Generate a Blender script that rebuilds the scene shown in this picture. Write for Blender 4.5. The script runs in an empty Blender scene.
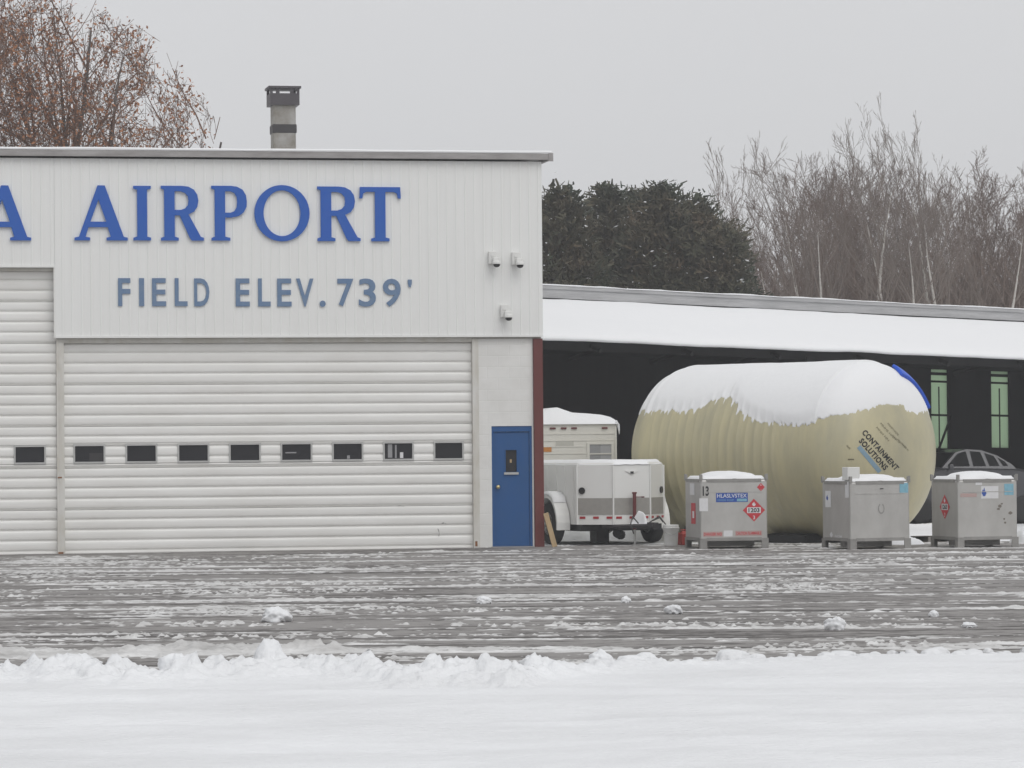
import bpy, math, random
import numpy as np
from mathutils import Vector, Matrix
R = math.radians
random.seed(7)
rng = np.random.default_rng(7)
scene = bpy.context.scene
COL = scene.collection

# ------------------------------------------------------------------ camera
F = 3420.0; H = 1.727; PITCH = (450 - 384) / F; ROLL = 0.0092
fw = Vector((0, math.cos(PITCH), math.sin(PITCH)))
r0 = Vector((1, 0, 0)); u0 = r0.cross(fw)
rt = r0 * math.cos(ROLL) - u0 * math.sin(ROLL)
up = u0 * math.cos(ROLL) + r0 * math.sin(ROLL)
cam_d = bpy.data.cameras.new("camera"); cam = bpy.data.objects.new("camera", cam_d); COL.objects.link(cam)
cam_d.sensor_width = 36; cam_d.lens = F / 1024 * 36
cam_d.clip_start = 0.5; cam_d.clip_end = 2000
cam.matrix_world = Matrix(((rt.x, up.x, -fw.x, 0), (rt.y, up.y, -fw.y, 0), (rt.z, up.z, -fw.z, H), (0, 0, 0, 1)))
scene.camera = cam
CAM = Vector((0, 0, H))

# ------------------------------------------------------------------ overcast sky, soft sun, exposure
SUN_EL, SUN_AZ = 48, 28            # the sun stands behind the camera, to its right, veiled by cloud
w = bpy.data.worlds.new("World"); scene.world = w; w.use_nodes = True
nt = w.node_tree; nt.nodes.clear()
out = nt.nodes.new("ShaderNodeOutputWorld"); bg = nt.nodes.new("ShaderNodeBackground")
sky = nt.nodes.new("ShaderNodeTexSky"); sky.sky_type = 'NISHITA'; sky.sun_disc = False
sky.sun_elevation = R(SUN_EL); sky.sun_rotation = R(180 - SUN_AZ)
sky.air_density = 1.0; sky.dust_density = 4.0
hsv = nt.nodes.new("ShaderNodeHueSaturation"); hsv.inputs['Saturation'].default_value = 0.12
mix = nt.nodes.new("ShaderNodeMixRGB"); mix.inputs[0].default_value = 0.9
mix.inputs[2].default_value = (6.45, 6.5, 6.65, 1)
nt.links.new(sky.outputs[0], hsv.inputs['Color']); nt.links.new(hsv.outputs[0], mix.inputs[1])
nt.links.new(mix.outputs[0], bg.inputs[0]); bg.inputs[1].default_value = 0.1
nt.links.new(bg.outputs[0], out.inputs[0])
sd = bpy.data.lights.new("sun", 'SUN'); sun = bpy.data.objects.new("sun", sd); COL.objects.link(sun)
sd.energy = 0.75; sd.angle = R(40); sd.color = (1, .985, .96)
sdir = Vector((-math.sin(R(SUN_AZ)) * math.cos(R(SUN_EL)), math.cos(R(SUN_AZ)) * math.cos(R(SUN_EL)), -math.sin(R(SUN_EL))))
sun.rotation_euler = sdir.to_track_quat('-Z', 'Y').to_euler()
vs = scene.view_settings
vs.view_transform = 'Standard'; vs.look = 'None'; vs.gamma = 1; vs.use_curve_mapping = False; vs.exposure = 0.2
scene.cycles.max_bounces = 6; scene.cycles.volume_bounces = 0; scene.cycles.transparent_max_bounces = 8

# ------------------------------------------------------------------ helpers
def ray(u, v):
    return (fw + rt * ((u - 512) / F) + up * ((384 - v) / F))
def at(u, v, Y):
    d = ray(u, v); return CAM + d * (Y / d.y)
def project(p):
    q = Vector(p) - CAM; d = q.dot(fw)
    return 512 + F * q.dot(rt) / d, 384 - F * q.dot(up) / d

def tag(o, label=None, cat=None, group=None, kind=None):
    if label: o['label'] = label
    if cat: o['category'] = cat
    if group: o['group'] = group
    if kind: o['kind'] = kind
    return o
def empty(name, loc, rz=0):
    o = bpy.data.objects.new(name, None); COL.objects.link(o)
    o.location = loc; o.rotation_euler = (0, 0, rz); o.empty_display_size = .2
    return o
def link(name, me, parent=None, mats=()):
    o = bpy.data.objects.new(name, me); COL.objects.link(o)
    if parent: o.parent = parent
    for m in (mats if isinstance(mats, (list, tuple)) else [mats]): me.materials.append(m)
    return o

class MB:
    def __init__(s): s.v = []; s.f = []; s.m = []; s.sm = []
    def add(s, vs, fs, mi=0, smooth=False):
        b = len(s.v); s.v += [tuple(p) for p in vs]
        for f in fs: s.f.append(tuple(b + i for i in f)); s.m.append(mi); s.sm.append(smooth)
    def box(s, x0, x1, y0, y1, z0, z1, mi=0, bev=0.0):
        if bev <= 0:
            vs = [(x, y, z) for z in (z0, z1) for y in (y0, y1) for x in (x0, x1)]
            s.add(vs, [(0, 2, 3, 1), (4, 5, 7, 6), (0, 1, 5, 4), (2, 6, 7, 3), (0, 4, 6, 2), (1, 3, 7, 5)], mi); return
        import bmesh
        bm = bmesh.new(); bmesh.ops.create_cube(bm, size=1)
        for v in bm.verts: v.co = ((x0 + x1) / 2 + v.co.x * (x1 - x0), (y0 + y1) / 2 + v.co.y * (y1 - y0), (z0 + z1) / 2 + v.co.z * (z1 - z0))
        bmesh.ops.bevel(bm, geom=bm.edges[:], offset=bev, segments=2, affect='EDGES', profile=.5)
        bm.verts.index_update()
        s.add([v.co[:] for v in bm.verts], [[v.index for v in f.verts] for f in bm.faces], mi); bm.free()
    def prism(s, pts, axis, a0, a1, mi=0, smooth=False):
        """polygon pts (2d) extruded along axis 'x','y' or 'z'"""
        n = len(pts)
        def mk(p, a):
            return {'x': (a, p[0], p[1]), 'y': (p[0], a, p[1]), 'z': (p[0], p[1], a)}[axis]
        vs = [mk(p, a0) for p in pts] + [mk(p, a1) for p in pts]
        s.add(vs, [tuple(range(n))[::-1], tuple(range(n, 2 * n))], mi)
        s.add(vs, [(i, (i + 1) % n, n + (i + 1) % n, n + i) for i in range(n)], mi, smooth)
    def tube(s, pts, rad, n=8, mi=0, cap=True):
        pts = [Vector(p) for p in pts]
        if not isinstance(rad, (list, tuple)): rad = [rad] * len(pts)
        vs = []; k = len(pts)
        for i, p in enumerate(pts):
            t = (pts[min(i + 1, k - 1)] - pts[max(i - 1, 0)]).normalized()
            a = t.orthogonal().normalized() if abs(t.z) > .9 else t.cross(Vector((0, 0, 1))).normalized()
            b = t.cross(a)
            for j in range(n):
                q = 2 * math.pi * j / n
                vs.append(p + (a * math.cos(q) + b * math.sin(q)) * rad[i])
        fs = [(i * n + j, i * n + (j + 1) % n, (i + 1) * n + (j + 1) % n, (i + 1) * n + j) for i in range(k - 1) for j in range(n)]
        s.add(vs, fs, mi, True)
        if cap: s.add(vs, [tuple(range(n))[::-1], tuple(range((k - 1) * n, k * n))], mi)
    def lathe(s, prof, n=24, mi=0, axis='z', org=(0, 0, 0), caps=True):
        """prof: list of (radius, height)"""
        vs = []
        for r_, h in prof:
            for j in range(n):
                q = 2 * math.pi * j / n; c, d = r_ * math.cos(q), r_ * math.sin(q)
                p = {'z': (c, d, h), 'x': (h, c, d), 'y': (d, h, c)}[axis]
                vs.append((p[0] + org[0], p[1] + org[1], p[2] + org[2]))
        k = len(prof)
        s.add(vs, [(i * n + j, i * n + (j + 1) % n, (i + 1) * n + (j + 1) % n, (i + 1) * n + j) for i in range(k - 1) for j in range(n)], mi, True)
        if caps: s.add(vs, [tuple(range(n))[::-1], tuple(range((k - 1) * n, k * n))], mi)
    def build(s, name, mats, parent=None):
        me = bpy.data.meshes.new(name); me.from_pydata(s.v, [], s.f)
        me.polygons.foreach_set('material_index', s.m); me.polygons.foreach_set('use_smooth', s.sm); me.update()
        return link(name, me, parent, mats)

def np_mesh(name, verts, faces, mats, parent=None, smooth=True, midx=None):
    """fast mesh from arrays, faces all quads"""
    me = bpy.data.meshes.new(name); verts = np.asarray(verts, np.float32); faces = np.asarray(faces, np.int32)
    k = faces.shape[1]
    me.vertices.add(len(verts)); me.vertices.foreach_set('co', verts.ravel())
    me.loops.add(faces.size); me.loops.foreach_set('vertex_index', faces.ravel())
    me.polygons.add(len(faces)); me.polygons.foreach_set('loop_start', np.arange(0, faces.size, k, dtype=np.int32))
    me.polygons.foreach_set('loop_total', np.full(len(faces), k, np.int32))
    me.polygons.foreach_set('use_smooth', np.full(len(faces), smooth))
    if midx is not None: me.polygons.foreach_set('material_index', np.asarray(midx, np.int32))
    me.update(calc_edges=True); me.validate()
    return link(name, me, parent, mats)
def grid_faces(ny, nx, keep=None):
    i = np.arange(ny - 1)[:, None] * nx + np.arange(nx - 1)[None, :]
    f = np.stack([i, i + 1, i + nx + 1, i + nx], -1)
    f = f[keep] if keep is not None else f.reshape(-1, 4)
    return f.reshape(-1, 4)
def compact(V, Fc):
    used = np.unique(Fc); mp = np.zeros(len(V), np.int64); mp[used] = np.arange(len(used))
    return V[used], mp[Fc]

def vnoise(x, y, seed=0):
    """2d value noise in 0..1 on arrays"""
    xi = np.floor(x).astype(np.int64); yi = np.floor(y).astype(np.int64)
    fx = x - xi; fy = y - yi; fx = fx * fx * (3 - 2 * fx); fy = fy * fy * (3 - 2 * fy)
    def h(a, b):
        n = (a * 374761393 + b * 668265263 + seed * 974711) & 0x7fffffff
        n = ((n ^ (n >> 13)) * 1274126177) & 0x7fffffff
        return ((n ^ (n >> 16)) & 0xffff) / 65535.0
    return (h(xi, yi) * (1 - fx) + h(xi + 1, yi) * fx) * (1 - fy) + (h(xi, yi + 1) * (1 - fx) + h(xi + 1, yi + 1) * fx) * fy
def fbm(x, y, seed=0, oct=4):
    a = 0; s = .5; t = 0
    for k in range(oct):
        a = a + s * vnoise(x * 2 ** k, y * 2 ** k, seed + k); t += s; s *= .55
    return a / t
def sstep(a, b, x):
    t = np.clip((x - a) / (b - a), 0, 1); return t * t * (3 - 2 * t)

# ------------------------------------------------------------------ materials
def mat(name, col, rough=.6, metal=0.0, var=0.0, vscale=6.0, col2=None, bump=0.0, bscale=40.0, stretch=(1, 1, 1), spec=.4, coat=0.0):
    """principled with a noise that mixes col towards col2 (wear, dirt, grain of the thing itself)"""
    m = bpy.data.materials.new(name); m.use_nodes = True
    n = m.node_tree.nodes; l = m.node_tree.links; b = n['Principled BSDF']
    b.inputs['Roughness'].default_value = rough; b.inputs['Metallic'].default_value = metal
    b.inputs['Specular IOR Level'].default_value = spec; b.inputs['Coat Weight'].default_value = coat
    b.inputs['Base Color'].default_value = (*col, 1)
    if var or bump:
        tc = n.new('ShaderNodeTexCoord'); mp = n.new('ShaderNodeMapping'); mp.inputs['Scale'].default_value = stretch
        l.new(tc.outputs['Object'], mp.inputs['Vector'])
    if var:
        nz = n.new('ShaderNodeTexNoise'); nz.inputs['Scale'].default_value = vscale; nz.inputs['Detail'].default_value = 6
        nz.inputs['Roughness'].default_value = .65
        l.new(mp.outputs[0], nz.inputs['Vector'])
        rp = n.new('ShaderNodeValToRGB'); rp.color_ramp.elements[0].position = .35; rp.color_ramp.elements[1].position = .72
        l.new(nz.outputs[0], rp.inputs[0])
        c2 = col2 or tuple(c * .55 for c in col)
        mx = n.new('ShaderNodeMixRGB'); mx.inputs[1].default_value = (*col, 1); mx.inputs[2].default_value = (*c2, 1)
        mu = n.new('ShaderNodeMath'); mu.operation = 'MULTIPLY'; mu.inputs[1].default_value = var
        l.new(rp.outputs[0], mu.inputs[0]); l.new(mu.outputs[0], mx.inputs[0]); l.new(mx.outputs[0], b.inputs['Base Color'])
    if bump:
        nb = n.new('ShaderNodeTexNoise'); nb.inputs['Scale'].default_value = bscale; nb.inputs['Detail'].default_value = 4
        l.new(mp.outputs[0], nb.inputs['Vector'])
        bp = n.new('ShaderNodeBump'); bp.inputs['Strength'].default_value = bump; bp.inputs['Distance'].default_value = .02
        l.new(nb.outputs[0], bp.inputs['Height']); l.new(bp.outputs[0], b.inputs['Normal'])
    return m
M = {}
M['snow'] = mat('snow', (.86, .87, .885), .75, var=.35, vscale=1.2, col2=(.76, .775, .80), bump=.35, bscale=14, spec=.2)
M['snow_fresh'] = mat('fresh_snow', (.87, .875, .885), .8, var=.2, vscale=2, col2=(.8, .81, .83), bump=.15, bscale=9, spec=.2)
M['snow_packed'] = mat('packed_snow', (.86, .87, .885), .75, var=.75, vscale=1.0, col2=(.71, .715, .725), bump=1.0, bscale=26, spec=.2, stretch=(.18, 1.3, 1))
M['snow_packed'].node_tree.nodes['Mapping'].inputs['Scale'].default_value = (.5, 1, 1)
M['slush'] = mat('slush', (.79, .787, .78), .55, var=1.0, vscale=3.5, col2=(.36, .35, .34), bump=.4, bscale=30, spec=.4, stretch=(.5, 1, 1))
M['cladding'] = mat('white_cladding', (.85, .855, .84), .45, var=.30, vscale=1.6, col2=(.74, .735, .715), stretch=(5, 1, .22), bump=.0)
M['door_white'] = mat('white_door_panel', (.86, .855, .835), .4, var=.5, vscale=1.4, col2=(.70, .685, .65), stretch=(.5, 1, 2.2))
M['post'] = mat('white_post', (.70, .69, .66), .5, var=.5, vscale=2.2, col2=(.42, .37, .27), stretch=(2, 1, .7))
M['rust'] = mat('rust', (.28, .13, .06), .8, var=.6, vscale=12)
M['fascia'] = mat('grey_fascia', (.40, .385, .38), .7, var=.9, vscale=4, col2=(.24, .225, .22), stretch=(.4, 1, 2))
M['oxide'] = mat('red_oxide', (.15, .038, .035), .6, var=.4, vscale=5, col2=(.10, .035, .03), stretch=(1, 1, .4))
M['blue_door'] = mat('blue_paint', (.012, .085, .26), .5, var=.45, vscale=4, col2=(.02, .085, .21), stretch=(1, 1, .5))
M['sign_blue'] = mat('sign_blue', (.016, .105, .47), .38, var=.35, vscale=3, col2=(.02, .13, .42))
M['steel_blue'] = mat('faded_blue', (.125, .21, .36), .55, var=.7, vscale=9, col2=(.20, .27, .37))
M['glass'] = mat('dark_glass', (.030, .030, .034), .3, spec=.16)
M['alu'] = mat('aluminium', (.55, .55, .54), .45, metal=.7, var=.3, vscale=5)
M['brass'] = mat('brass', (.62, .52, .28), .3, metal=.8)
M['dark_metal'] = mat('dark_metal', (.045, .042, .045), .55, var=.4, vscale=8)
M['cap_metal'] = mat('cap_metal', (.075, .068, .075), .5, var=.4, vscale=6)
M['flue'] = mat('flue_stone', (.20, .185, .155), .8, var=1.0, vscale=3.2, col2=(.36, .35, .34), bump=.3, bscale=20)
M['black'] = mat('black_plastic', (.02, .02, .021), .35)
M['tyre'] = mat('tyre_rubber', (.03, .03, .03), .8, bump=.3, bscale=60)
M['white_plastic'] = mat('white_plastic', (.74, .74, .72), .45)
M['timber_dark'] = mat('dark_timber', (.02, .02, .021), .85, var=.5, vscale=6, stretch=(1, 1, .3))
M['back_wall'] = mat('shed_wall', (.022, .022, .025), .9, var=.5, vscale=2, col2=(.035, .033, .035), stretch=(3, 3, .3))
M['ridge'] = mat('weathered_board', (.46, .46, .465), .75, var=.7, vscale=2.5, col2=(.27, .27, .275), stretch=(.5, .5, 6))
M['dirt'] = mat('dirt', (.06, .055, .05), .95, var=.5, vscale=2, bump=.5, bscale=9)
M['tank'] = mat('tank_resin', (.55, .50, .315), .42, var=1.0, vscale=1.3, col2=(.41, .385, .27), stretch=(2.2, 1, .45), spec=.45)
M['ink'] = mat('black_ink', (.02, .02, .022), .6)
M['ink_faint'] = mat('faded_ink', (.15, .13, .08), .6)
M['pale_blue'] = mat('pale_blue_print', (.24, .36, .45), .6, var=.4, vscale=5)
M['tarp'] = mat('blue_tarp', (.015, .10, .62), .45)
M['steel'] = mat('stainless_steel', (.56, .55, .53), .48, metal=.55, var=.6, vscale=2.5, col2=(.40, .39, .37), stretch=(1, 1, .6), bump=.05, bscale=30)
M['steel_dk'] = mat('stainless_frame', (.36, .35, .335), .5, metal=.55, var=.5, vscale=6)
M['smudge'] = mat('smudge', (.20, .175, .15), .8)
M['placard'] = mat('placard_red', (.55, .035, .05), .45, var=.3, vscale=12, col2=(.6, .10, .10))
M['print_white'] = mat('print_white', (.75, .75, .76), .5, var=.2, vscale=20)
M['print_blue'] = mat('print_blue', (.025, .085, .38), .5, var=.3, vscale=9, col2=(.06, .13, .40))
M['cyan'] = mat('cyan_sticker', (.25, .50, .62), .5, var=.5, vscale=20)
M['pinkish'] = mat('faded_red_print', (.50, .33, .31), .5, var=.6, vscale=25, col2=(.45, .42, .40))
M['trailer_white'] = mat('trailer_white', (.80, .80, .78), .35, var=.25, vscale=1.5, col2=(.70, .695, .665), coat=.2)
M['trailer_grey'] = mat('stone_guard', (.38, .365, .34), .5, var=.3, vscale=10, metal=.2)
M['camper'] = mat('camper_skin', (.74, .725, .67), .45, var=.4, vscale=1.6, col2=(.62, .59, .52), stretch=(1, 1, 2))
M['red_refl'] = mat('red_reflector', (.40, .02, .03), .3)
M['maroon'] = mat('maroon_lens', (.14, .03, .03), .3)
M['orange'] = mat('orange_sticker', (.55, .20, .04), .5, var=.5, vscale=12, col2=(.6, .35, .12))
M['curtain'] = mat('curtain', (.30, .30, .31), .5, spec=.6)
M['red_can'] = mat('red_can', (.36, .04, .03), .4)
M['plank'] = mat('pale_wood', (.48, .35, .20), .7, var=.5, vscale=5, stretch=(6, 6, .6))
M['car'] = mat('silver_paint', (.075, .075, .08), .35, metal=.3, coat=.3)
M['car_glass'] = mat('car_glass', (.012, .012, .013), .5, spec=.06)
M['rim'] = mat('rim', (.4, .4, .4), .4, metal=.6)
M['pallet'] = mat('grey_wood', (.30, .28, .26), .85, var=.6, vscale=5, stretch=(.4, 1, 4))
M['bark'] = mat('bark', (.10, .084, .076), .9, var=.6, vscale=5, stretch=(3, 3, .6), col2=(.13, .11, .10))
M['twig'] = mat('twig', (.150, .103, .080), .9, var=.5, vscale=.6, col2=(.165, .115, .092))
M['twig_pale'] = mat('twig_pale', (.22, .18, .155), .9, var=.5, vscale=.6, col2=(.14, .115, .10))
M['twig_dark'] = mat('twig_dark', (.17, .095, .066), .9, var=.5, vscale=.6, col2=(.19, .12, .09))
M['birch'] = mat('birch_bark', (.60, .57, .53), .8, var=.7, vscale=4, stretch=(1, 1, 2), col2=(.34, .31, .28))
M['leaf_brown'] = mat('brown_leaf', (.40, .16, .075), .8, var=.9, vscale=.8, col2=(.34, .19, .10))
M['needle'] = mat('evergreen_needle', (.042, .062, .038), .75, var=1.0, vscale=.7, col2=(.13, .09, .055))
M['brush'] = mat('brush', (.150, .107, .086), .95, var=.7, vscale=.3, col2=(.155, .115, .092))

def glass_green():
    m = bpy.data.materials.new('green_fibreglass'); m.use_nodes = True
    n = m.node_tree.nodes; l = m.node_tree.links; b = n['Principled BSDF']
    b.inputs['Base Color'].default_value = (.52, .66, .50, 1); b.inputs['Roughness'].default_value = .6
    t = n.new('ShaderNodeBsdfTranslucent'); t.inputs[0].default_value = (.70, .82, .66, 1)
    mx = n.new('ShaderNodeMixShader'); mx.inputs[0].default_value = .92
    l.new(b.outputs[0], mx.inputs[1]); l.new(t.outputs[0], mx.inputs[2]); l.new(mx.outputs[0], n['Material Output'].inputs[0])
    return m
M['green'] = glass_green()

def masonry():
    m = mat('painted_block', (.80, .795, .775), .6, var=.35, vscale=2.5, col2=(.56, .55, .52))
    n = m.node_tree.nodes; l = m.node_tree.links
    tc = n['Texture Coordinate']; mp = n.new('ShaderNodeMapping'); mp.inputs['Rotation'].default_value = (R(90), 0, 0)
    br = n.new('ShaderNodeTexBrick'); br.inputs['Scale'].default_value = 1.0; br.inputs['Brick Width'].default_value = .4; br.inputs['Row Height'].default_value = .2
    br.inputs['Mortar Size'].default_value = .008; br.inputs['Mortar Smooth'].default_value = .4
    l.new(tc.outputs['Object'], mp.inputs[0]); l.new(mp.outputs[0], br.inputs['Vector'])
    bp = n.new('ShaderNodeBump'); bp.inputs['Strength'].default_value = .35; bp.inputs['Distance'].default_value = .01; bp.invert = True
    l.new(br.outputs['Fac'], bp.inputs['Height']); l.new(bp.outputs[0], n['Principled BSDF'].inputs['Normal'])
    return m
M['masonry'] = masonry()

def asphalt():
    m = bpy.data.materials.new('wet_asphalt'); m.use_nodes = True
    n = m.node_tree.nodes; l = m.node_tree.links; b = n['Principled BSDF']
    tc = n.new('ShaderNodeTexCoord')
    def noise(scale, st, det=6):
        mp = n.new('ShaderNodeMapping'); mp.inputs['Scale'].default_value = st
        l.new(tc.outputs['Object'], mp.inputs[0])
        z = n.new('ShaderNodeTexNoise'); z.inputs['Scale'].default_value = scale; z.inputs['Detail'].default_value = det; z.inputs['Roughness'].default_value = .65
        l.new(mp.outputs[0], z.inputs['Vector']); return z
    a = noise(1.0, (.22, 1.6, 1)); c = noise(7.0, (.5, 1.3, 1)); g = noise(90, (1, 1, 1), 2)
    ad = n.new('ShaderNodeMath'); ad.operation = 'ADD'; l.new(a.outputs[0], ad.inputs[0]); l.new(c.outputs[0], ad.inputs[1])
    rp = n.new('ShaderNodeValToRGB')
    e = rp.color_ramp.elements; e[0].position = .90; e[0].color = (0, 0, 0, 1); e[1].position = 1.14; e[1].color = (1, 1, 1, 1)
    l.new(ad.outputs[0], rp.inputs[0])
    mg = n.new('ShaderNodeMixRGB'); mg.inputs[1].default_value = (.046, .040, .036, 1); mg.inputs[2].default_value = (.085, .076, .069, 1); l.new(g.outputs[0], mg.inputs[0])
    mx = n.new('ShaderNodeMixRGB'); mx.inputs[2].default_value = (.46, .44, .425, 1); l.new(mg.outputs[0], mx.inputs[1])
    mu = n.new('ShaderNodeMath'); mu.operation = 'MULTIPLY'; mu.inputs[1].default_value = .55; l.new(rp.outputs[0], mu.inputs[0]); l.new(mu.outputs[0], mx.inputs[0])
    l.new(mx.outputs[0], b.inputs['Base Color']); b.inputs['Roughness'].default_value = .6; b.inputs['Specular IOR Level'].default_value = .3
    bp = n.new('ShaderNodeBump'); bp.inputs['Strength'].default_value = .5; bp.inputs['Distance'].default_value = .015
    l.new(g.outputs[0], bp.inputs['Height']); l.new(bp.outputs[0], b.inputs['Normal'])
    return m
M['asphalt'] = asphalt()

# ------------------------------------------------------------------ text and letters -> meshes
DG = None
def curve_to_mesh(cu):
    o = bpy.data.objects.new('tmp', cu); COL.objects.link(o)
    dg = bpy.context.evaluated_depsgraph_get(); dg.update()
    me = bpy.data.meshes.new_from_object(o.evaluated_get(dg))
    V = [tuple(v.co) for v in me.vertices]; Fs = [tuple(p.vertices) for p in me.polygons]
    bpy.data.objects.remove(o); bpy.data.meshes.remove(me); bpy.data.curves.remove(cu)
    return V, Fs
def text_geo(body, bold=0.0, extrude=0.0, space=1.0):
    cu = bpy.data.curves.new('txt', 'FONT'); cu.body = body; cu.offset = bold; cu.extrude = extrude; cu.resolution_u = 4; cu.space_character = space
    return curve_to_mesh(cu)
def fit(V, x0, x1, y0, y1):
    a = np.array(V, float); mn = a.min(0); mx_ = a.max(0); s = np.maximum(mx_ - mn, 1e-6)
    a[:, 0] = x0 + (a[:, 0] - mn[0]) / s[0] * (x1 - x0); a[:, 1] = y0 + (a[:, 1] - mn[1]) / s[1] * (y1 - y0)
    return a
def ell(cx, cy, rx, ry, n=40):
    return [(cx + rx * math.cos(2 * math.pi * i / n), cy + ry * math.sin(2 * math.pi * i / n)) for i in range(n)]
SERIF = {
 'A': [[(0, 0), (.28, 0), (.28, .05), (.20, .065), (.255, .24), (.60, .24), (.655, .065), (.58, .05), (.58, 0), (.96, 0), (.96, .05), (.89, .065), (.55, 1), (.42, 1), (.08, .065), (0, .05)],
       [(.29, .34), (.575, .34), (.435, .74)]],
 'I': [[(0, 0), (.32, 0), (.32, .05), (.25, .07), (.25, .93), (.32, .95), (.32, 1), (0, 1), (0, .95), (.07, .93), (.07, .07), (0, .05)]],
 'R': [[(0, 0), (.32, 0), (.32, .05), (.25, .07), (.25, .46), (.34, .46), (.52, .05), (.56, 0), (.775, 0), (.775, .05), (.72, .07), (.50, .48), (.60, .53), (.66, .62), (.68, .73), (.66, .84), (.60, .93), (.50, .985), (.38, 1), (0, 1), (0, .95), (.06, .93), (.06, .07), (0, .05)],
       [(.25, .56), (.36, .56), (.44, .59), (.49, .65), (.50, .73), (.49, .81), (.44, .87), (.36, .90), (.25, .90)]],
 'P': [[(0, 0), (.34, 0), (.34, .05), (.25, .07), (.25, .42), (.36, .42), (.5, .45), (.59, .52), (.64, .62), (.645, .72), (.63, .83), (.57, .93), (.47, .985), (.36, 1), (0, 1), (0, .95), (.06, .93), (.06, .07), (0, .05)],
       [(.25, .51), (.35, .51), (.42, .54), (.46, .61), (.47, .71), (.46, .8), (.42, .87), (.35, .9), (.25, .9)]],
 'O': [ell(.5, .5, .5, .51), ell(.5, .5, .335, .415)],
 'T': [[(.21, 0), (.54, 0), (.54, .05), (.47, .07), (.47, .91), (.62, .91), (.68, .88), (.70, .79), (.75, .79), (.74, 1), (.01, 1), (0, .79), (.05, .79), (.07, .88), (.13, .91), (.28, .91), (.28, .07), (.21, .05)]],
}
def serif_geo(ch, extrude):
    cu = bpy.data.curves.new('ch', 'CURVE'); cu.dimensions = '2D'; cu.fill_mode = 'BOTH'; cu.extrude = extrude
    for loop in SERIF[ch]:
        sp = cu.splines.new('POLY'); sp.points.add(len(loop) - 1); sp.use_cyclic_u = True
        for p, q in zip(sp.points, loop): p.co = (q[0], q[1], 0, 1)
    return curve_to_mesh(cu)

# ================================================================== GROUND
def sheet(name, x0, x1, y0, y1, z, m):
    b = MB(); b.add([(x0, y0, z), (x1, y0, z), (x1, y1, z), (x0, y1, z)], [(0, 1, 2, 3)])
    return tag(b.build(name, m), kind='structure')
sheet('ground', -150, 150, -60, 240, 0, M['snow'])
sheet('tarmac', -60, 60, 14, 61.6, .004, M['asphalt'])

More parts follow.
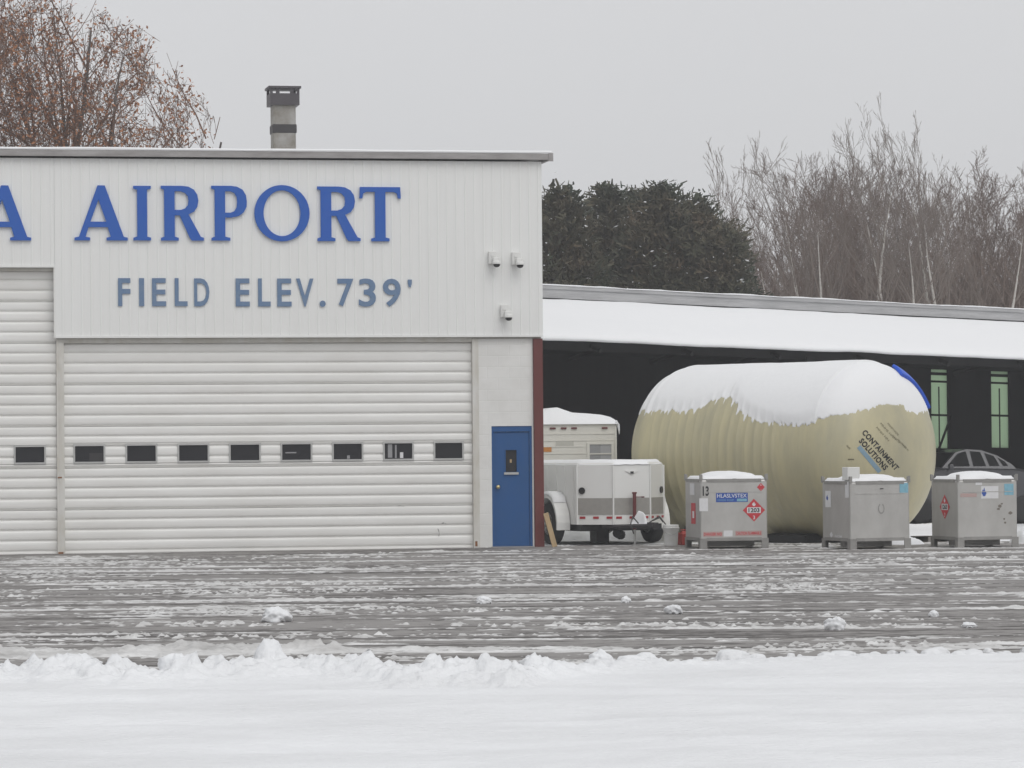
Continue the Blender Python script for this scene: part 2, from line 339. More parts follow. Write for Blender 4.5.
# foreground snow field with a ploughed berm along its far edge
def edge_Y(x):
    us = np.array([-400, 0, 60, 150, 300, 400, 512, 580, 640, 800, 1024, 1500.])
    vv = np.array([680, 681, 681, 681, 678, 680, 681, 674, 668, 661, 655, 650.])
    Y = np.array([F * H / (v - (450 - (u - 512) * ROLL)) for u, v in zip(us, vv)])
    X = (us - 512) / F * Y
    return np.interp(x, X, Y)
def snow_field():
    xs = np.concatenate([np.linspace(-60, -9, 60)[:-1], np.linspace(-9, -4.7, 110)[:-1], np.linspace(-4.7, 4.7, 520), np.linspace(4.7, 9, 110)[1:], np.linspace(9, 60, 60)[1:]])
    ys = np.concatenate([np.linspace(-40, 12, 40)[:-1], np.linspace(12, 24.2, 160)[:-1], np.linspace(24.2, 31.2, 350)])
    X, Y = np.meshgrid(xs, ys)
    e = edge_Y(X) + (fbm(X * 1.3, Y * 0 + 3, 5) - .5) * .7 + (fbm(X * 5, Y * 5, 9) - .5) * .25
    t = e - Y
    leftness = sstep(1.6, -.3, X)                     # the berm is lumpy on the left, low on the right
    base = sstep(0, .22, t) * .035 + sstep(.3, 2.5, t) * .02
    und = (fbm(X * .35, Y * 1.1, 21) - .5) * .11 * sstep(.6, 2, t) + (fbm(X * 2.2, Y * 2.8, 31, 5) - .5) * .035 * sstep(.4, 1.2, t)
    berm = np.exp(-((t - .42) / .34) ** 2) * (.018 + .06 * leftness + .045 * sstep(-.8, -2.4, X)) * (.3 + 1.4 * fbm(X * 1.8, Y * 1.8, 41))
    cr = np.exp(-((t - .35) / .42) ** 2)
    crumb = cr * (fbm(X * 8, Y * 8, 51, 5) - .42) * (.05 + .12 * leftness + .06 * sstep(-.8, -2.4, X))
    h = base + und + berm + np.maximum(crumb, -.02) * sstep(-.1, .3, t)
    gap = sstep(.40, .56, fbm(X * .8, X * 0 + 2, 57, 3))
    h = np.where(t > -.3, h - (1 - gap) * (berm + np.maximum(crumb, 0) * sstep(-.1, .3, t)) * .75, h)
    def worley(sc, seed):
        gx, gy = X * sc, Y * sc; xi, yi = np.floor(gx), np.floor(gy); d1 = np.full(X.shape, 9.); hv = np.zeros(X.shape)
        for ox in (-1, 0, 1):
            for oy in (-1, 0, 1):
                cx_, cy_ = xi + ox, yi + oy; px_ = cx_ + vnoise(cx_, cy_, seed); py_ = cy_ + vnoise(cx_, cy_, seed + 1); d_ = np.hypot(gx - px_, gy - py_)
                m_ = d_ < d1; d1 = np.where(m_, d_, d1); hv = np.where(m_, vnoise(cx_, cy_, seed + 2), hv)
        return d1, hv
    for sc, am in ((4.2, .09), (9, .045)):
        d1, hv = worley(sc, int(sc * 10)); blk = np.clip(hv - .45, 0, 1) * sstep(.62, .40, d1)
        h = h + blk * am * cr * (.35 + .9 * leftness) * (.3 + gap)
    # chunks thrown up on the berm
    r2 = np.random.default_rng(3)
    nb = 760
    for k in range(nb):
        cx = r2.uniform(-8.5, 8.5); far = r2.random()
        left = cx < .9
        rad = r2.uniform(.02, .055) if r2.random() < .8 else r2.uniform(.055, .13)
        if not left: rad *= .75
        cy = float(edge_Y(cx)) - r2.uniform(-.5, .6)
        hh = rad * r2.uniform(.5, .95); dx = (X - cx) / (rad * r2.uniform(.9, 1.5)); dy = (Y - cy) / (rad * r2.uniform(.9, 1.6))
        d2 = dx * dx + dy * dy
        m_ = d2 < 1.5
        if m_.any():
            wob = (fbm(X[m_] * 18 + k, Y[m_] * 18, 61, 3) - .5) * 1.7
            b_ = hh * np.sqrt(np.clip(1 - (d2[m_] * (1 + wob)) ** 1.5, 0, 1))
            h[m_] = np.maximum(h[m_], np.where(b_ > 0.004, b_ + .015, -1))
    # wide shallow step of a tyre track across the field
    tr = 24.6 + .035 * X + (fbm(X * .6, X * 0, 77) - .5) * .5
    h -= .045 * np.exp(-((Y - tr) / .28) ** 2) * sstep(2.4, .6, X)
    tr2 = 21.4 + .03 * X + (fbm(X * .5, X * 0, 78) - .5) * .8
    h -= .04 * np.exp(-((Y - tr2) / .35) ** 2) * sstep(2, -1, X)
    tr3 = 19.3 + .16 * X + (fbm(X * .8, X * 0, 79) - .5) * .3
    h += .045 * sstep(.15, -.15, Y - tr3) * sstep(-1, 1.5, X)
    h += cr * (fbm(X * 26, Y * 26, 91, 3) - .5) * .028 * (.3 + gap) * sstep(-.2, .1, t)
    h = np.where(t < -.02, np.where(h > .017, h, -.02), np.maximum(h, .006))
    keep = np.maximum(np.maximum(h[:-1, :-1], h[1:, :-1]), np.maximum(h[:-1, 1:], h[1:, 1:])) > .0
    V = np.stack([X, Y, h], -1).reshape(-1, 3); Fc = grid_faces(*X.shape, keep); V, Fc = compact(V, Fc)
    o = np_mesh('snow_field', V, Fc, M['snow_packed']); tag(o, kind='structure')
snow_field()

# slush windrows left by the plough on the tarmac
CORNER_X = .59
def slush():
    r2 = np.random.default_rng(11)
    Vs = []; Fs = []; off = 0
    zones = [(25.6, 34, .024, .024, 8.5), (34, 46, .028, .036, 11), (46, 61.3, .036, .06, 14)]
    rows = []; y = 26.2
    while y < 61.5:
        rows.append((y, r2.uniform(.5, 1.0), r2.uniform(.05, .20), r2.integers(1000), r2.uniform(-.03, .03)))
        y += r2.uniform(.3, .95)
    for (ya, yb, dx, dy, hx) in zones:
        xs = np.arange(-hx, hx, dx); ys = np.arange(ya, yb + dy, dy)
        X, Y = np.meshgrid(xs, ys); h = np.full(X.shape, -.02)
        crumb = fbm(X * 13, Y * 11, 101, 4); crumb2 = fbm(X * 3.2, Y * 3.5, 107, 4)
        for (y0, amp, wd, sd_, sl) in rows:
            if y0 < ya - 1.5 or y0 > yb + 1.5: continue
            yc = y0 + sl * X + (fbm(X * .22, X * 0 + sd_, 3) - .5) * .55
            env = fbm(X * .4, X * 0 + sd_ * 1.7, 7, 5)
            A = amp * np.clip((env - .40) * 3.0, 0, 1)
            prof = np.exp(-((Y - yc) / wd) ** 2)
            h = np.maximum(h, A * prof * (.011 + .07 * np.clip(crumb - .36, 0, 1) + .06 * np.clip(crumb2 - .48, 0, 1)) * 1.25 - .006)
        # loose crumbs between the rows and thin smears of slush
        fine = fbm(X * 15, Y * 11, 131, 3); reg = fbm(X * .3, Y * 1.1, 137, 4)
        h = np.maximum(h, (np.clip(fine - .60, 0, 1) * .16 * sstep(.52, .68, reg)) - .004)
        smear = fbm(X * .28, Y * 2.6, 141, 5)
        h = np.maximum(h, (smear - .635) * .06 + (fine - .5) * .022)
        # second, broken windrow at the left
        yc = 29.6 + .06 * (X + 3) + (fbm(X * .6, X * 0, 5) - .5) * .5
        A = sstep(-1.1, -1.7, X) * (.5 + fbm(X * 1.2, X * 0, 6))
        h = np.maximum(h, A * np.exp(-((Y - yc) / .36) ** 2) * (.02 + .16 * np.clip(crumb2 - .38, 0, 1) + .10 * np.clip(crumb - .42, 0, 1)) - .005)
        fd = (CORNER_X - X) * .0 + (60.75 + (X - .59) * math.tan(R(11.2))) - Y          # bare strip along the hangar
        h -= .03 * sstep(2.4, 1.2, fd + 1.2 * (fbm(X * .8, Y * .8, 151) - .5)) * sstep(.9, .5, X)
        h = np.where(Y < edge_Y(X) - .35, -.02, h)
        keepv = h > .0045
        k = keepv[:-1, :-1] | keepv[1:, :-1] | keepv[:-1, 1:] | keepv[1:, 1:]
        V = np.stack([X, Y, np.maximum(h, .0005)], -1).reshape(-1, 3); Fc = grid_faces(*X.shape, k); V, Fc = compact(V, Fc)
        Vs.append(V); Fs.append(Fc + off); off += len(V)
    o = np_mesh('slush', np.concatenate(Vs), np.concatenate(Fs), M['slush'])
    tag(o, 'streaks of ploughed slush crumbs lying across the wet tarmac', 'slush', kind='stuff')
slush()

def snow_chunk(u, v, wpx, hpx, seed, label):
    Y = F * H / (v - (450 - (u - 512) * ROLL)); s = Y / F
    p = at(u, v, Y); n = 20; V = []; r2 = np.random.default_rng(seed)
    th = np.linspace(0, math.pi, n); ph = np.linspace(0, 2 * math.pi, 2 * n, endpoint=False)
    T, Pp = np.meshgrid(th, ph, indexing='ij')
    d = np.stack([np.sin(T) * np.cos(Pp), np.sin(T) * np.sin(Pp), np.cos(T)], -1)
    nz = fbm(d[..., 0] * 2 + 9 + seed, d[..., 1] * 2 + d[..., 2] * 2.3 + 7, seed, 4) * .55 + .2 + fbm(d[..., 0] * 5 + seed, d[..., 2] * 5 + d[..., 1] * 4, seed + 5, 3) * .30
    nz = nz / nz.mean(); nz[0] = nz[0].mean(); nz[-1] = nz[-1].mean()
    rr = nz[..., None] * d * np.array([wpx * s * .5, wpx * s * .45, hpx * s * .55])
    low = np.clip(-d[..., 2], 0, 1); rr[..., :2] *= (1 + .25 * low)[..., None]; rr[..., 2] = np.maximum(rr[..., 2] + hpx * s * .36, -.012)
    m_ = 2 * n; fs = []
    for i in range(n - 1):
        for j in range(m_): fs.append((i * m_ + j, (i + 1) * m_ + j, (i + 1) * m_ + (j + 1) % m_, i * m_ + (j + 1) % m_))
    o = np_mesh('snow_chunk', rr.reshape(-1, 3), fs, M['snow'])
    o.location = (p.x, p.y, .004); o.rotation_euler.z = 0
    tag(o, label, 'snow chunk', 'snow chunks on the tarmac')
snow_chunk(276, 622, 27, 15, 1, 'large rounded snow chunk on the slushy tarmac below the roll up door')
snow_chunk(483, 604, 15, 8, 2, 'low snow chunk on the tarmac below the blue door')
snow_chunk(674, 614, 15, 10, 3, 'round snowball on the tarmac in line with the left steel container')
snow_chunk(626, 603, 9, 7, 9, 'small snowball far out on the tarmac left of the round one')
snow_chunk(836, 630, 18, 14, 4, 'white snowball on the tarmac in front of the middle steel container')
snow_chunk(969, 628, 13, 6, 5, 'flat snow lump on the tarmac in front of the right steel container')
snow_chunk(934, 617, 10, 7, 10, 'small snow lump behind the flat lump at the right of the tarmac')
snow_chunk(537, 673, 31, 18, 6, 'big smooth snow block on the berm near the middle of the foreground')
snow_chunk(80, 679, 42, 27, 7, 'widest flat topped snow block on the berm at the left')
snow_chunk(600, 668, 30, 17, 8, 'tall pointed snow lump on the berm right of the smooth block')
snow_chunk(180, 682, 44, 30, 12, 'broad humped snow lump on the berm right of the flat topped block')
snow_chunk(495, 678, 20, 16, 14, 'small snow block on the berm just left of the smooth block')
snow_chunk(335, 680, 26, 22, 15, 'snow lump on the berm below the snow chunk on the tarmac')

# ================================================================== HANGAR
TH = R(11.2)
CX = at(545, 547, 60.75); CORNER = Vector((CX.x, CX.y, 0))
HD = Vector((math.cos(TH), math.sin(TH), 0)); HN = Vector((math.sin(TH), -math.cos(TH), 0))
def fx(u, v, inset=0.0):
    """photo point -> (x along the facade, z) on the facade plane set back by inset"""
    d = ray(u, v); p0 = CORNER - HN * inset
    t = (p0 - CAM).dot(HN) / d.dot(HN); p = CAM + d * t
    return (p - p0).dot(HD), p.z
hangar = tag(empty('hangar', CORNER, TH), 'long white metal hangar with corrugated cladding, overhead doors and a blue side door', 'hangar')
LEFT = -22.0; DEPTH = 14.0
zt = fx(300, 160)[1]; zc0 = fx(300, 337)[1]; zcl = fx(20, 267)[1]
xj = fx(55, 300)[0]
# corrugated upper cladding
def cladding(x0, x1, z0, z1, b):
    pitch = .165; prof = []; x = x0
    while x < x1 - 1e-6:
        for dx, dy in ((0, 0), (.110, 0), (.120, -.006), (.136, -.006), (.146, 0)):
            if x + dx < x1: prof.append((x + dx, dy))
        x += pitch
    prof.append((x1, 0))
    vs = [(p[0], p[1], z) for z in (z0, z1) for p in prof]; n = len(prof)
    b.add(vs, [(i, i + 1, n + i + 1, n + i) for i in range(n - 1)])
    b.box(x0, x1, .012, .09, z0 + .002, z1)       # girt and bottom flashing behind the sheet
    b.box(x0, x1, -.014, .011, z0 - .008, z0 + .03)
b = MB(); cladding(xj, 0.0, zc0, zt, b); cladding(LEFT, xj - .003, zcl, zt, b)
b.build('upper_cladding', M['cladding'], hangar)
b = MB(); b.box(xj - .022, xj - .004, -.016, .011, zc0 - .008, zcl - .01)
b.build('corner_flashing', M['door_white'], hangar)
# pier, post, column
PIN = .09; DIN = .20
px0 = fx(473, 440, PIN)[0]; px1 = fx(533.5, 440, PIN)[0]
dx0 = fx(492, 486, PIN)[0]; dx1 = fx(532.5, 486, PIN)[0]; dz1 = fx(512, 426, PIN)[1]
b = MB(); b.box(px0 + .11, dx0, PIN, PIN + .2, 0, zc0 - .04); b.box(dx0, dx1, PIN, PIN + .2, dz1, zc0 - .04); b.box(dx1, px1, PIN, PIN + .2, 0, zc0 - .04)
b.build('masonry_pier', M['masonry'], hangar)
b = MB(); b.box(px0, px0 + .108, PIN - .02, PIN + .2, 0, zc0 - .04)
o = b.build('door_jamb', M['post'], hangar)
b = MB(); b.box(px0 + .02, px0 + .06, PIN - .024, PIN - .021, .03, .12); b.build('rust_patch', M['rust'], o)
b = MB(); b.box(px1 + .004, -.001, .03, PIN + .25, 0, zc0 - .037, bev=.006); b.build('corner_column', M['oxide'], hangar)
q0 = fx(57, 450, PIN)[0]; q1 = fx(64.5, 450, PIN)[0]
b = MB(); b.box(q0, q1, PIN - .01, PIN + .16, 0, zc0 - .04); b.box(q0 + .045, q0 + .075, PIN - .018, PIN - .011, .25, zc0 - .05)
o = b.build('door_post', M['post'], hangar)
b = MB(); b.box(q0 + .01, q1 - .03, PIN - .014, PIN - .0105, .0, .035); b.build('rust_patch', M['rust'], o)
b = MB(); b.box(q0 + .01, q0 + .08, PIN - .022, PIN - .0185, 1.31, 1.335)
b.build('rust_patch', M['rust'], o)

# overhead doors: ribbed sections
def overhead(x0, x1, ztop, wins, zw0, zw1, label):
    t = tag(empty('overhead_door', (0, DIN, 0)), label); t.parent = hangar
    SEC = .722; n_r = 4
    prof = []; z = .02; k = 0
    prof.append((0, 0)); prof.append((0, .05))
    z = .05
    while z < ztop:
        for r_ in range(n_r):
            rp = SEC / n_r
            # a rounded slat that bulges out and tucks in under the next one
            prof += [(.008, z + .004), (-.008, z + .016), (-.018, z + .036), (-.022, z + .07), (-.022, z + .115), (-.018, z + .142), (-.006, z + .160), (.008, z + .168)]
            if r_ == n_r - 1: prof += [(-.016, z + .171), (-.016, z + .176), (.016, z + .1765), (.016, z + .179)]
            z += rp
    prof = [(y, zz) for y, zz in prof if zz < ztop]
    cols = [x0]
    for a, c in wins: cols += [a - .03, c + .03]
    cols.append(x1)
    b = MB()
    def strip(xa, xb, pts):
        n = len(pts); vs = [(x, p[0], p[1]) for x in (xa, xb) for p in pts]
        b.add(vs, [(i, n + i, n + i + 1, i + 1) for i in range(n - 1)])
    lo = [p for p in prof if p[1] < zw0 - .03]; hi = [p for p in prof if p[1] > zw1 + .03]
    mid = [p for p in prof if zw0 - .03 <= p[1] <= zw1 + .03]
    strip(x0, x1, lo + [(0, zw0 - .03)]); strip(x0, x1, [(0, zw1 + .03)] + hi + [(0, ztop)])
    for i in range(0, len(cols), 2): strip(cols[i], cols[i + 1], [(0, zw0 - .03)] + mid + [(0, zw1 + .03)])
    b.box(x0, x1, .03, .06, 0, ztop - .002); b.box(x0, x1, -.028, .012, 0, .022)
    b.build('door_panel', M['door_white'], t)
    for a, c in wins:
        b = MB(); z0, z1 = zw0, zw1
        b.box(a - .03, c + .03, -.034, .02, z0 - .03, z0); b.box(a - .03, c + .03, -.034, .02, z1, z1 + .03)
        b.box(a - .03, a, -.034, .02, z0, z1); b.box(c, c + .03, -.034, .02, z0, z1)
        b.box(a, c, -.004, .01, z0, z1, 1)
        b.build('window', [M['alu'], M['glass']], t)
    return t
wv = [(75, 103.5), (127, 155.5), (179, 207.5), (230.5, 259), (282, 310.5), (333.5, 361.5), (384.5, 412), (435, 462)]
wins = [(fx(a, 452, DIN)[0], fx(c, 452, DIN)[0]) for a, c in wv]
zw0 = fx(270, 460, DIN)[1]; zw1 = fx(270, 444.5, DIN)[1]
overhead(q1 + .002, px0 - .002, zc0 - .085, wins, zw0, zw1, 'wide lower door with eight windows')
lw = []
step = wins[1][0] - wins[0][0]
for k in range(6):
    a = fx(15.5, 455, DIN)[0] - k * step; lw.append((a, a + (wins[0][1] - wins[0][0])))
zl0 = fx(30, 462.5, DIN)[1]; zl1 = fx(30, 447, DIN)[1]
overhead(lw[-1][0] - .6, q0 - .002, zcl - .06, lw[::-1], zl0, zl1, 'taller door at the left')
def scuff(pts, m, wid, inset):
    b = MB(); n = len(pts); L_ = []
    for k, (u, v) in enumerate(pts):
        x, z = fx(u, v, inset); L_.append((x - wid * (.6 + .4 * math.sin(k * 2.1)), z)); 
    R_ = [(fx(u, v, inset)[0] + wid * (.6 + .4 * math.cos(k * 1.7)), fx(u, v, inset)[1] - .008) for k, (u, v) in enumerate(pts)]
    b.add([(x, inset - .027, z) for x, z in L_ + R_], [(k, k + 1, n + k + 1, n + k) for k in range(n - 1)]); b.build('scuff_mark', m, hangar)
scuff([(437.5, 528.5), (438.5, 530.5), (439, 533), (438.5, 536)], M['fascia'], .012, DIN)
scuff([(441.5, 523), (444, 522.6), (446, 523.4)], M['dark_metal'], .014, DIN)
scuff([(398, 505.6), (401, 505.4), (404, 506.2)], M['fascia'], .012, DIN)
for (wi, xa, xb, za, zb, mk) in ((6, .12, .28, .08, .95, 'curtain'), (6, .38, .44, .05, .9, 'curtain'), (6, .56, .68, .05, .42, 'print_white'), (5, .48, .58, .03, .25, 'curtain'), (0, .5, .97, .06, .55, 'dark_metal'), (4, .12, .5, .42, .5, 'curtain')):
    a, c = wins[wi]; b = MB(); b.box(a + (c - a) * xa, a + (c - a) * xb, DIN - .0055, DIN - .0045, zw0 + (zw1 - zw0) * za, zw0 + (zw1 - zw0) * zb); b.build('pane_reflection_and_contents', M[mk], hangar)  # patches on opaque glass: painted reflection in first window, things seen inside in others
# head shadow gap behind the cladding edge
b = MB(); b.box(q0, 0 - .01, .12, .215, zc0 - .092, zc0 - .006); b.box(LEFT, q0 - .002, .12, .215, zcl - .066, zcl - .006)
b.build('door_header', M['post'], hangar)
# blue door
dr = tag(empty('entry_door', (dx0, PIN + .07, 0)), 'blue steel door with a small window'); dr.parent = hangar
W_ = dx1 - dx0
b = MB(); b.box(.002, .045, -.055, .03, .0, dz1 - .002); b.box(W_ - .045, W_ - .002, -.055, .03, 0, dz1 - .002); b.box(.046, W_ - .046, -.055, .03, dz1 - .10, dz1 - .002)
b.build('door_frame', M['blue_door'], dr)
gx0, gx1 = fx(506, 460, PIN)[0] - dx0, fx(517, 460, PIN)[0] - dx0
gz0, gz1 = fx(512, 472, PIN)[1], fx(512, 450, PIN)[1]
b = MB(); f0, f1, ft = .05, W_ - .05, dz1 - .105
b.box(f0, gx0, -.03, .01, .03, ft); b.box(gx1, f1, -.03, .01, .03, ft); b.box(gx0, gx1, -.03, .01, .03, gz0); b.box(gx0, gx1, -.03, .01, gz1, ft)
b.box(f0, f1, -.034, .0, .004, .028)
for (a, c, e, g) in ((gx0 - .02, gx1 + .02, gz1, gz1 + .02), (gx0 - .02, gx0, gz0, gz1), (gx1, gx1 + .02, gz0, gz1)): b.box(a, c, -.042, -.031, e, g)
b.build('door_leaf', M['blue_door'], dr)
b = MB(); b.box(gx0 + .001, gx1 - .001, -.012, -.004, gz0, gz1, 0); b.box(gx0 - .03, gx1 + .03, -.06, -.032, gz0 - .045, gz0 - .005, 1)
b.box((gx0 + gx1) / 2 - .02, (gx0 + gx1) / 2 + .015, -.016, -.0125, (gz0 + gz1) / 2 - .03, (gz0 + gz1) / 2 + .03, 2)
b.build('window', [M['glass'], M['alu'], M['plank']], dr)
hx, hz = fx(498, 487, PIN); hx -= dx0
b = MB(); b.lathe([(.03, 0), (.03, -.008), (.014, -.012), (.014, -.035), (.03, -.045), (.036, -.062), (.028, -.078), (.001, -.082)], 16, axis='y', org=(hx, -.031, hz))
b.build('handle', M['brass'], dr)
b = MB(); b.box(dx0 - .02, dx1 + .02, PIN - .06, PIN + .02, .0, .018); b.build('threshold', M['fascia'], hangar)
# fascia, roof, snow, side and rear walls
ov = fx(551, 156)[0]
zf1 = fx(545, 154.3)[1]; zf0 = fx(545, 160.2)[1]
b = MB(); b.box(LEFT, ov, -.12, -.06, zf0, zf1); b.box(ov - .06, ov, -.059, DEPTH + .1, zf0, zf1); b.box(LEFT, ov - .062, -.058, -.02, zf0 + .02, zf1 - .02); b.box(ov - .07, ov + .012, -.135, -.122, zf0 - .03, zf1 + .012)
b.build('fascia', M['fascia'], hangar)
zr = zf1
b = MB(); b.add([(LEFT, -.1, zr), (ov, -.1, zr), (ov, DEPTH + .1, zr + .25), (LEFT, DEPTH + .1, zr + .25), (LEFT, -.1, zr - .06), (ov, -.1, zr - .06), (ov, DEPTH + .1, zr + .19), (LEFT, DEPTH + .1, zr + .19)],
 [(0, 1, 2, 3), (7, 6, 5, 4), (0, 4, 5, 1), (1, 5, 6, 2), (2, 6, 7, 3), (3, 7, 4, 0)])
roof = b.build('roof', M['fascia'], hangar)
xs = np.linspace(LEFT, ov - .01, 500); prof = [(-.115, .003), (-.128, .018), (-.118, .042), (-.06, .055), (.6, .07), (7, .2), (DEPTH, .32)]
V = np.array([(x, y, zr + z + (.016 * (vnoise(np.array(x * 1.7), np.array(1.), 3) - .5) if z > .01 else 0)) for x in xs for y, z in prof]); n = len(prof)
np_mesh('snow_cover', V, grid_faces(len(xs), n)[:, ::-1], M['snow_fresh'], roof)
b = MB(); b.box(-.16, -.002, .2, DEPTH, 0, zt); b.box(LEFT, -.162, DEPTH - .15, DEPTH, 0, zt); b.box(LEFT, LEFT + .15, .3, DEPTH - .16, 0, zt); b.box(-.158, -.001, .092, .198, zc0, zt)
b.build('wall', M['cladding'], hangar)
b = MB(); b.box(LEFT, lw[-1][0] - .602, .1, .3, 0, zcl); b.build('front_wall', M['masonry'], hangar)
# chimney standing on the roof
CIN = 4.5
c0 = fx(273.3, 140, CIN)[0]; c1 = fx(296.3, 140, CIN)[0]; cm = (c0 + c1) / 2; cw = (c1 - c0) / 2
cz = lambda v: fx(283, v, CIN)[1]
ch = tag(empty('chimney', (cm, CIN + cw, 0)), 'square flue with a dark slotted cap'); ch.parent = hangar
b = MB(); b.box(-cw, cw, -cw, cw, zt + .1, cz(103), bev=.05); b.build('flue', M['flue'], ch)
b = MB(); b.box(-cw - .012, cw + .012, -cw - .012, cw + .012, cz(133), cz(124), bev=.02); b.build('band', M['dark_metal'], ch)
k0 = cw + .06
b = MB(); b.box(-k0, k0, -k0, k0, cz(105), cz(93.5)); b.box(-k0 - .03, k0 + .03, -k0 - .03, k0 + .03, cz(88.5), cz(86.3))
for sx in (-k0, k0 - .05):
    for sy in (-k0, k0 - .05): b.box(sx, sx + .05, sy, sy + .05, cz(93.5), cz(88.5))
for sx in (-k0 * .48, k0 * .48):
    for sy in (-k0,): b.box(sx - .035, sx + .035, sy, sy + .03, cz(93.5), cz(88.5))
b.build('cap', M['cap_metal'], ch)

# ---- raised letters on the facade
def letters(name, label, specs, serif, m, depth):
    root = tag(empty(name, CORNER, TH), label, 'wall lettering')
    for ch_, u_0, u_1, v_0, v_1 in specs:
        if serif: V, Fs = serif_geo(ch_, depth)
        else: V, Fs = text_geo(ch_, .018 if ch_ not in ".'" else 0, depth)
        um, vm = (u_0 + u_1) / 2, (v_0 + v_1) / 2
        x0 = fx(u_0, vm, -.06)[0]; x1 = fx(u_1, vm, -.06)[0]; z0 = fx(um, v_1, -.06)[1]; z1 = fx(um, v_0, -.06)[1]
        a = fit(V, x0, x1, z0, z1)
        me = bpy.data.meshes.new('letter'); me.from_pydata([(p[0], -.012 - depth - p[2], p[1]) for p in a], [], Fs); me.update()
        link('letter', me, root, m)
letters('main_lettering', 'tall royal blue serif capitals reading A AIRPORT high on the white cladding',
 [('A', -22, 31, 185.3, 240.3), ('A', 74.4, 127.6, 185.3, 240.3), ('I', 133.4, 151, 185.8, 240.3), ('R', 161, 203.8, 185.8, 240.5), ('P', 211.5, 247, 185.8, 240.5),
  ('O', 254.5, 309.7, 185, 241.3), ('R', 317.5, 360.5, 186.5, 241), ('T', 359.7, 401, 187, 241.2)], True, M['sign_blue'], .022)
letters('elevation_lettering', "smaller faded blue block capitals reading FIELD ELEV. 739' below the large serif letters",
 [('F', 118.3, 130.6, 278, 306), ('I', 139.3, 144.3, 278, 306), ('E', 152.3, 166.2, 278, 306), ('L', 175, 187.7, 278, 306), ('D', 194.4, 209.6, 278.2, 306.2),
  ('E', 236, 250, 278.3, 306.3), ('L', 258.4, 270.8, 278.3, 306.3), ('E', 277.5, 291.8, 278.4, 306.4), ('V', 296.5, 313.8, 278.4, 306.4), ('.', 320, 326, 300.5, 306.8),
  ('7', 337.8, 353.8, 278.6, 306.2), ('3', 359.2, 376.2, 278.4, 306.6), ('9', 383.3, 401, 278.6, 306.6), ("'", 408.2, 412.2, 279.5, 287)], False, M['steel_blue'], .008)

# ---- three wall cameras
def wall_cam(u, v, label):
    x, z = fx(u, v)
    p = CORNER + HD * x; t = tag(empty('security_camera', (p.x, p.y, z), TH), label, 'security camera', 'cameras on the hangar wall')
    b = MB(); b.box(-.075, .065, -.10, -.018, -.115, .115, bev=.012); b.build('wall_box', M['white_plastic'], t)
    b = MB(); b.box(-.02, .10, -.2, -.101, -.07, .0, bev=.015); b.box(-.04, .02, -.112, -.101, .02, .05); b.build('bracket', M['white_plastic'], t)
    b = MB(); b.lathe([(.05, -.06), (.075, -.075), (.078, -.10), (.078, -.118)], 20, org=(.045, -.20, 0)); hd = b.build('dome_housing', M['white_plastic'], t)
    b = MB(); b.lathe([(.062, -.119), (.06, -.14), (.048, -.16), (.025, -.173), (.002, -.177)], 20, org=(.045, -.20, 0)); b.build('dome', M['black'], hd)
wall_cam(492, 258, 'left one of the upper pair of small white cameras on the cladding')
wall_cam(515.3, 258.8, 'right one of the upper pair of small white cameras, nearest the roof corner')
wall_cam(504, 311.3, 'lowest white camera, alone below the upper pair on the cladding')

# ================================================================== OPEN SHED
E0 = Vector((.656, 68, 0)); SD = Vector((10.57, 7, 0)).normalized(); SP = Vector((-SD.y, SD.x, 0))
def wallx(Y): return CORNER.x - (Y - CORNER.y) * math.tan(TH)
SLOPE = -.0235
def s_start(off, gap=.3):
    lo, hi = -12, 30
    for _ in range(60):
        m_ = (lo + hi) / 2; p = E0 + SP * off + SD * m_
        if p.x < wallx(p.y) + gap: lo = m_
        else: hi = m_
    return hi
S1 = 22.0
def sp(s, off, z):
    p = E0 + SD * s + SP * off; return Vector((p.x, p.y, z + SLOPE * s))
ZE = 3.95; ZR = 4.97; OR_ = 3.5; OB = 8.0; ZB = 4.12
shed = tag(empty('open_shed', E0), 'long dark open fronted shed with a snow covered roof, beside the white hangar', 'shed')
def L(p): return p - Vector(E0)
def quadslab(b, pts, th, mi=0):
    top = [Vector(p) for p in pts]; bot = [p - Vector((0, 0, th)) for p in top]
    b.add(top + bot, [(0, 1, 2, 3), (7, 6, 5, 4), (0, 4, 5, 1), (1, 5, 6, 2), (2, 6, 7, 3), (3, 7, 4, 0)], mi)
b = MB()
quadslab(b, [L(sp(s_start(0), 0, ZE)), L(sp(S1, 0, ZE)), L(sp(S1, OR_, ZR)), L(sp(s_start(OR_), OR_, ZR))], .06)
quadslab(b, [L(sp(s_start(OR_ + .05), OR_ + .05, ZR)), L(sp(S1, OR_ + .05, ZR)), L(sp(S1, OB + .2, ZB)), L(sp(s_start(OB + .2), OB + .2, ZB))], .12)
sroof = b.build('roof', M['timber_dark'], shed)
# snow on the front slope, soft thick edge at the eave
ns, no = 260, 16
a0, a1 = s_start(0, .32), s_start(OR_, .32)
V = []
offs = [-.10, -.16, -.155, -.10, .0, .15, .4, .8, 1.2, 1.6, 2.0, 2.4, 2.8, 3.1, 3.3, 3.42]
zs = [-.02, .015, .06, .10, .125, .14, .15, .15, .15, .15, .15, .14, .12, .09, .05, .02]
for i in range(ns):
    t = i / (ns - 1)
    for o_, z_ in zip(offs, zs):
        s = (a0 + (a1 - a0) * max(o_, 0) / OR_) * (1 - t) + S1 * t
        nn = float(fbm(np.array(s * .9), np.array(o_ * .9), 5)) - .5
        V.append(L(sp(s, o_ - (.05 * nn if o_ < 0.2 else 0), ZE + (ZR - ZE) * o_ / OR_ + z_ + .05 * nn)))
np_mesh('snow_cover', V, grid_faces(ns, len(offs))[:, ::-1], M['snow_fresh'], sroof)
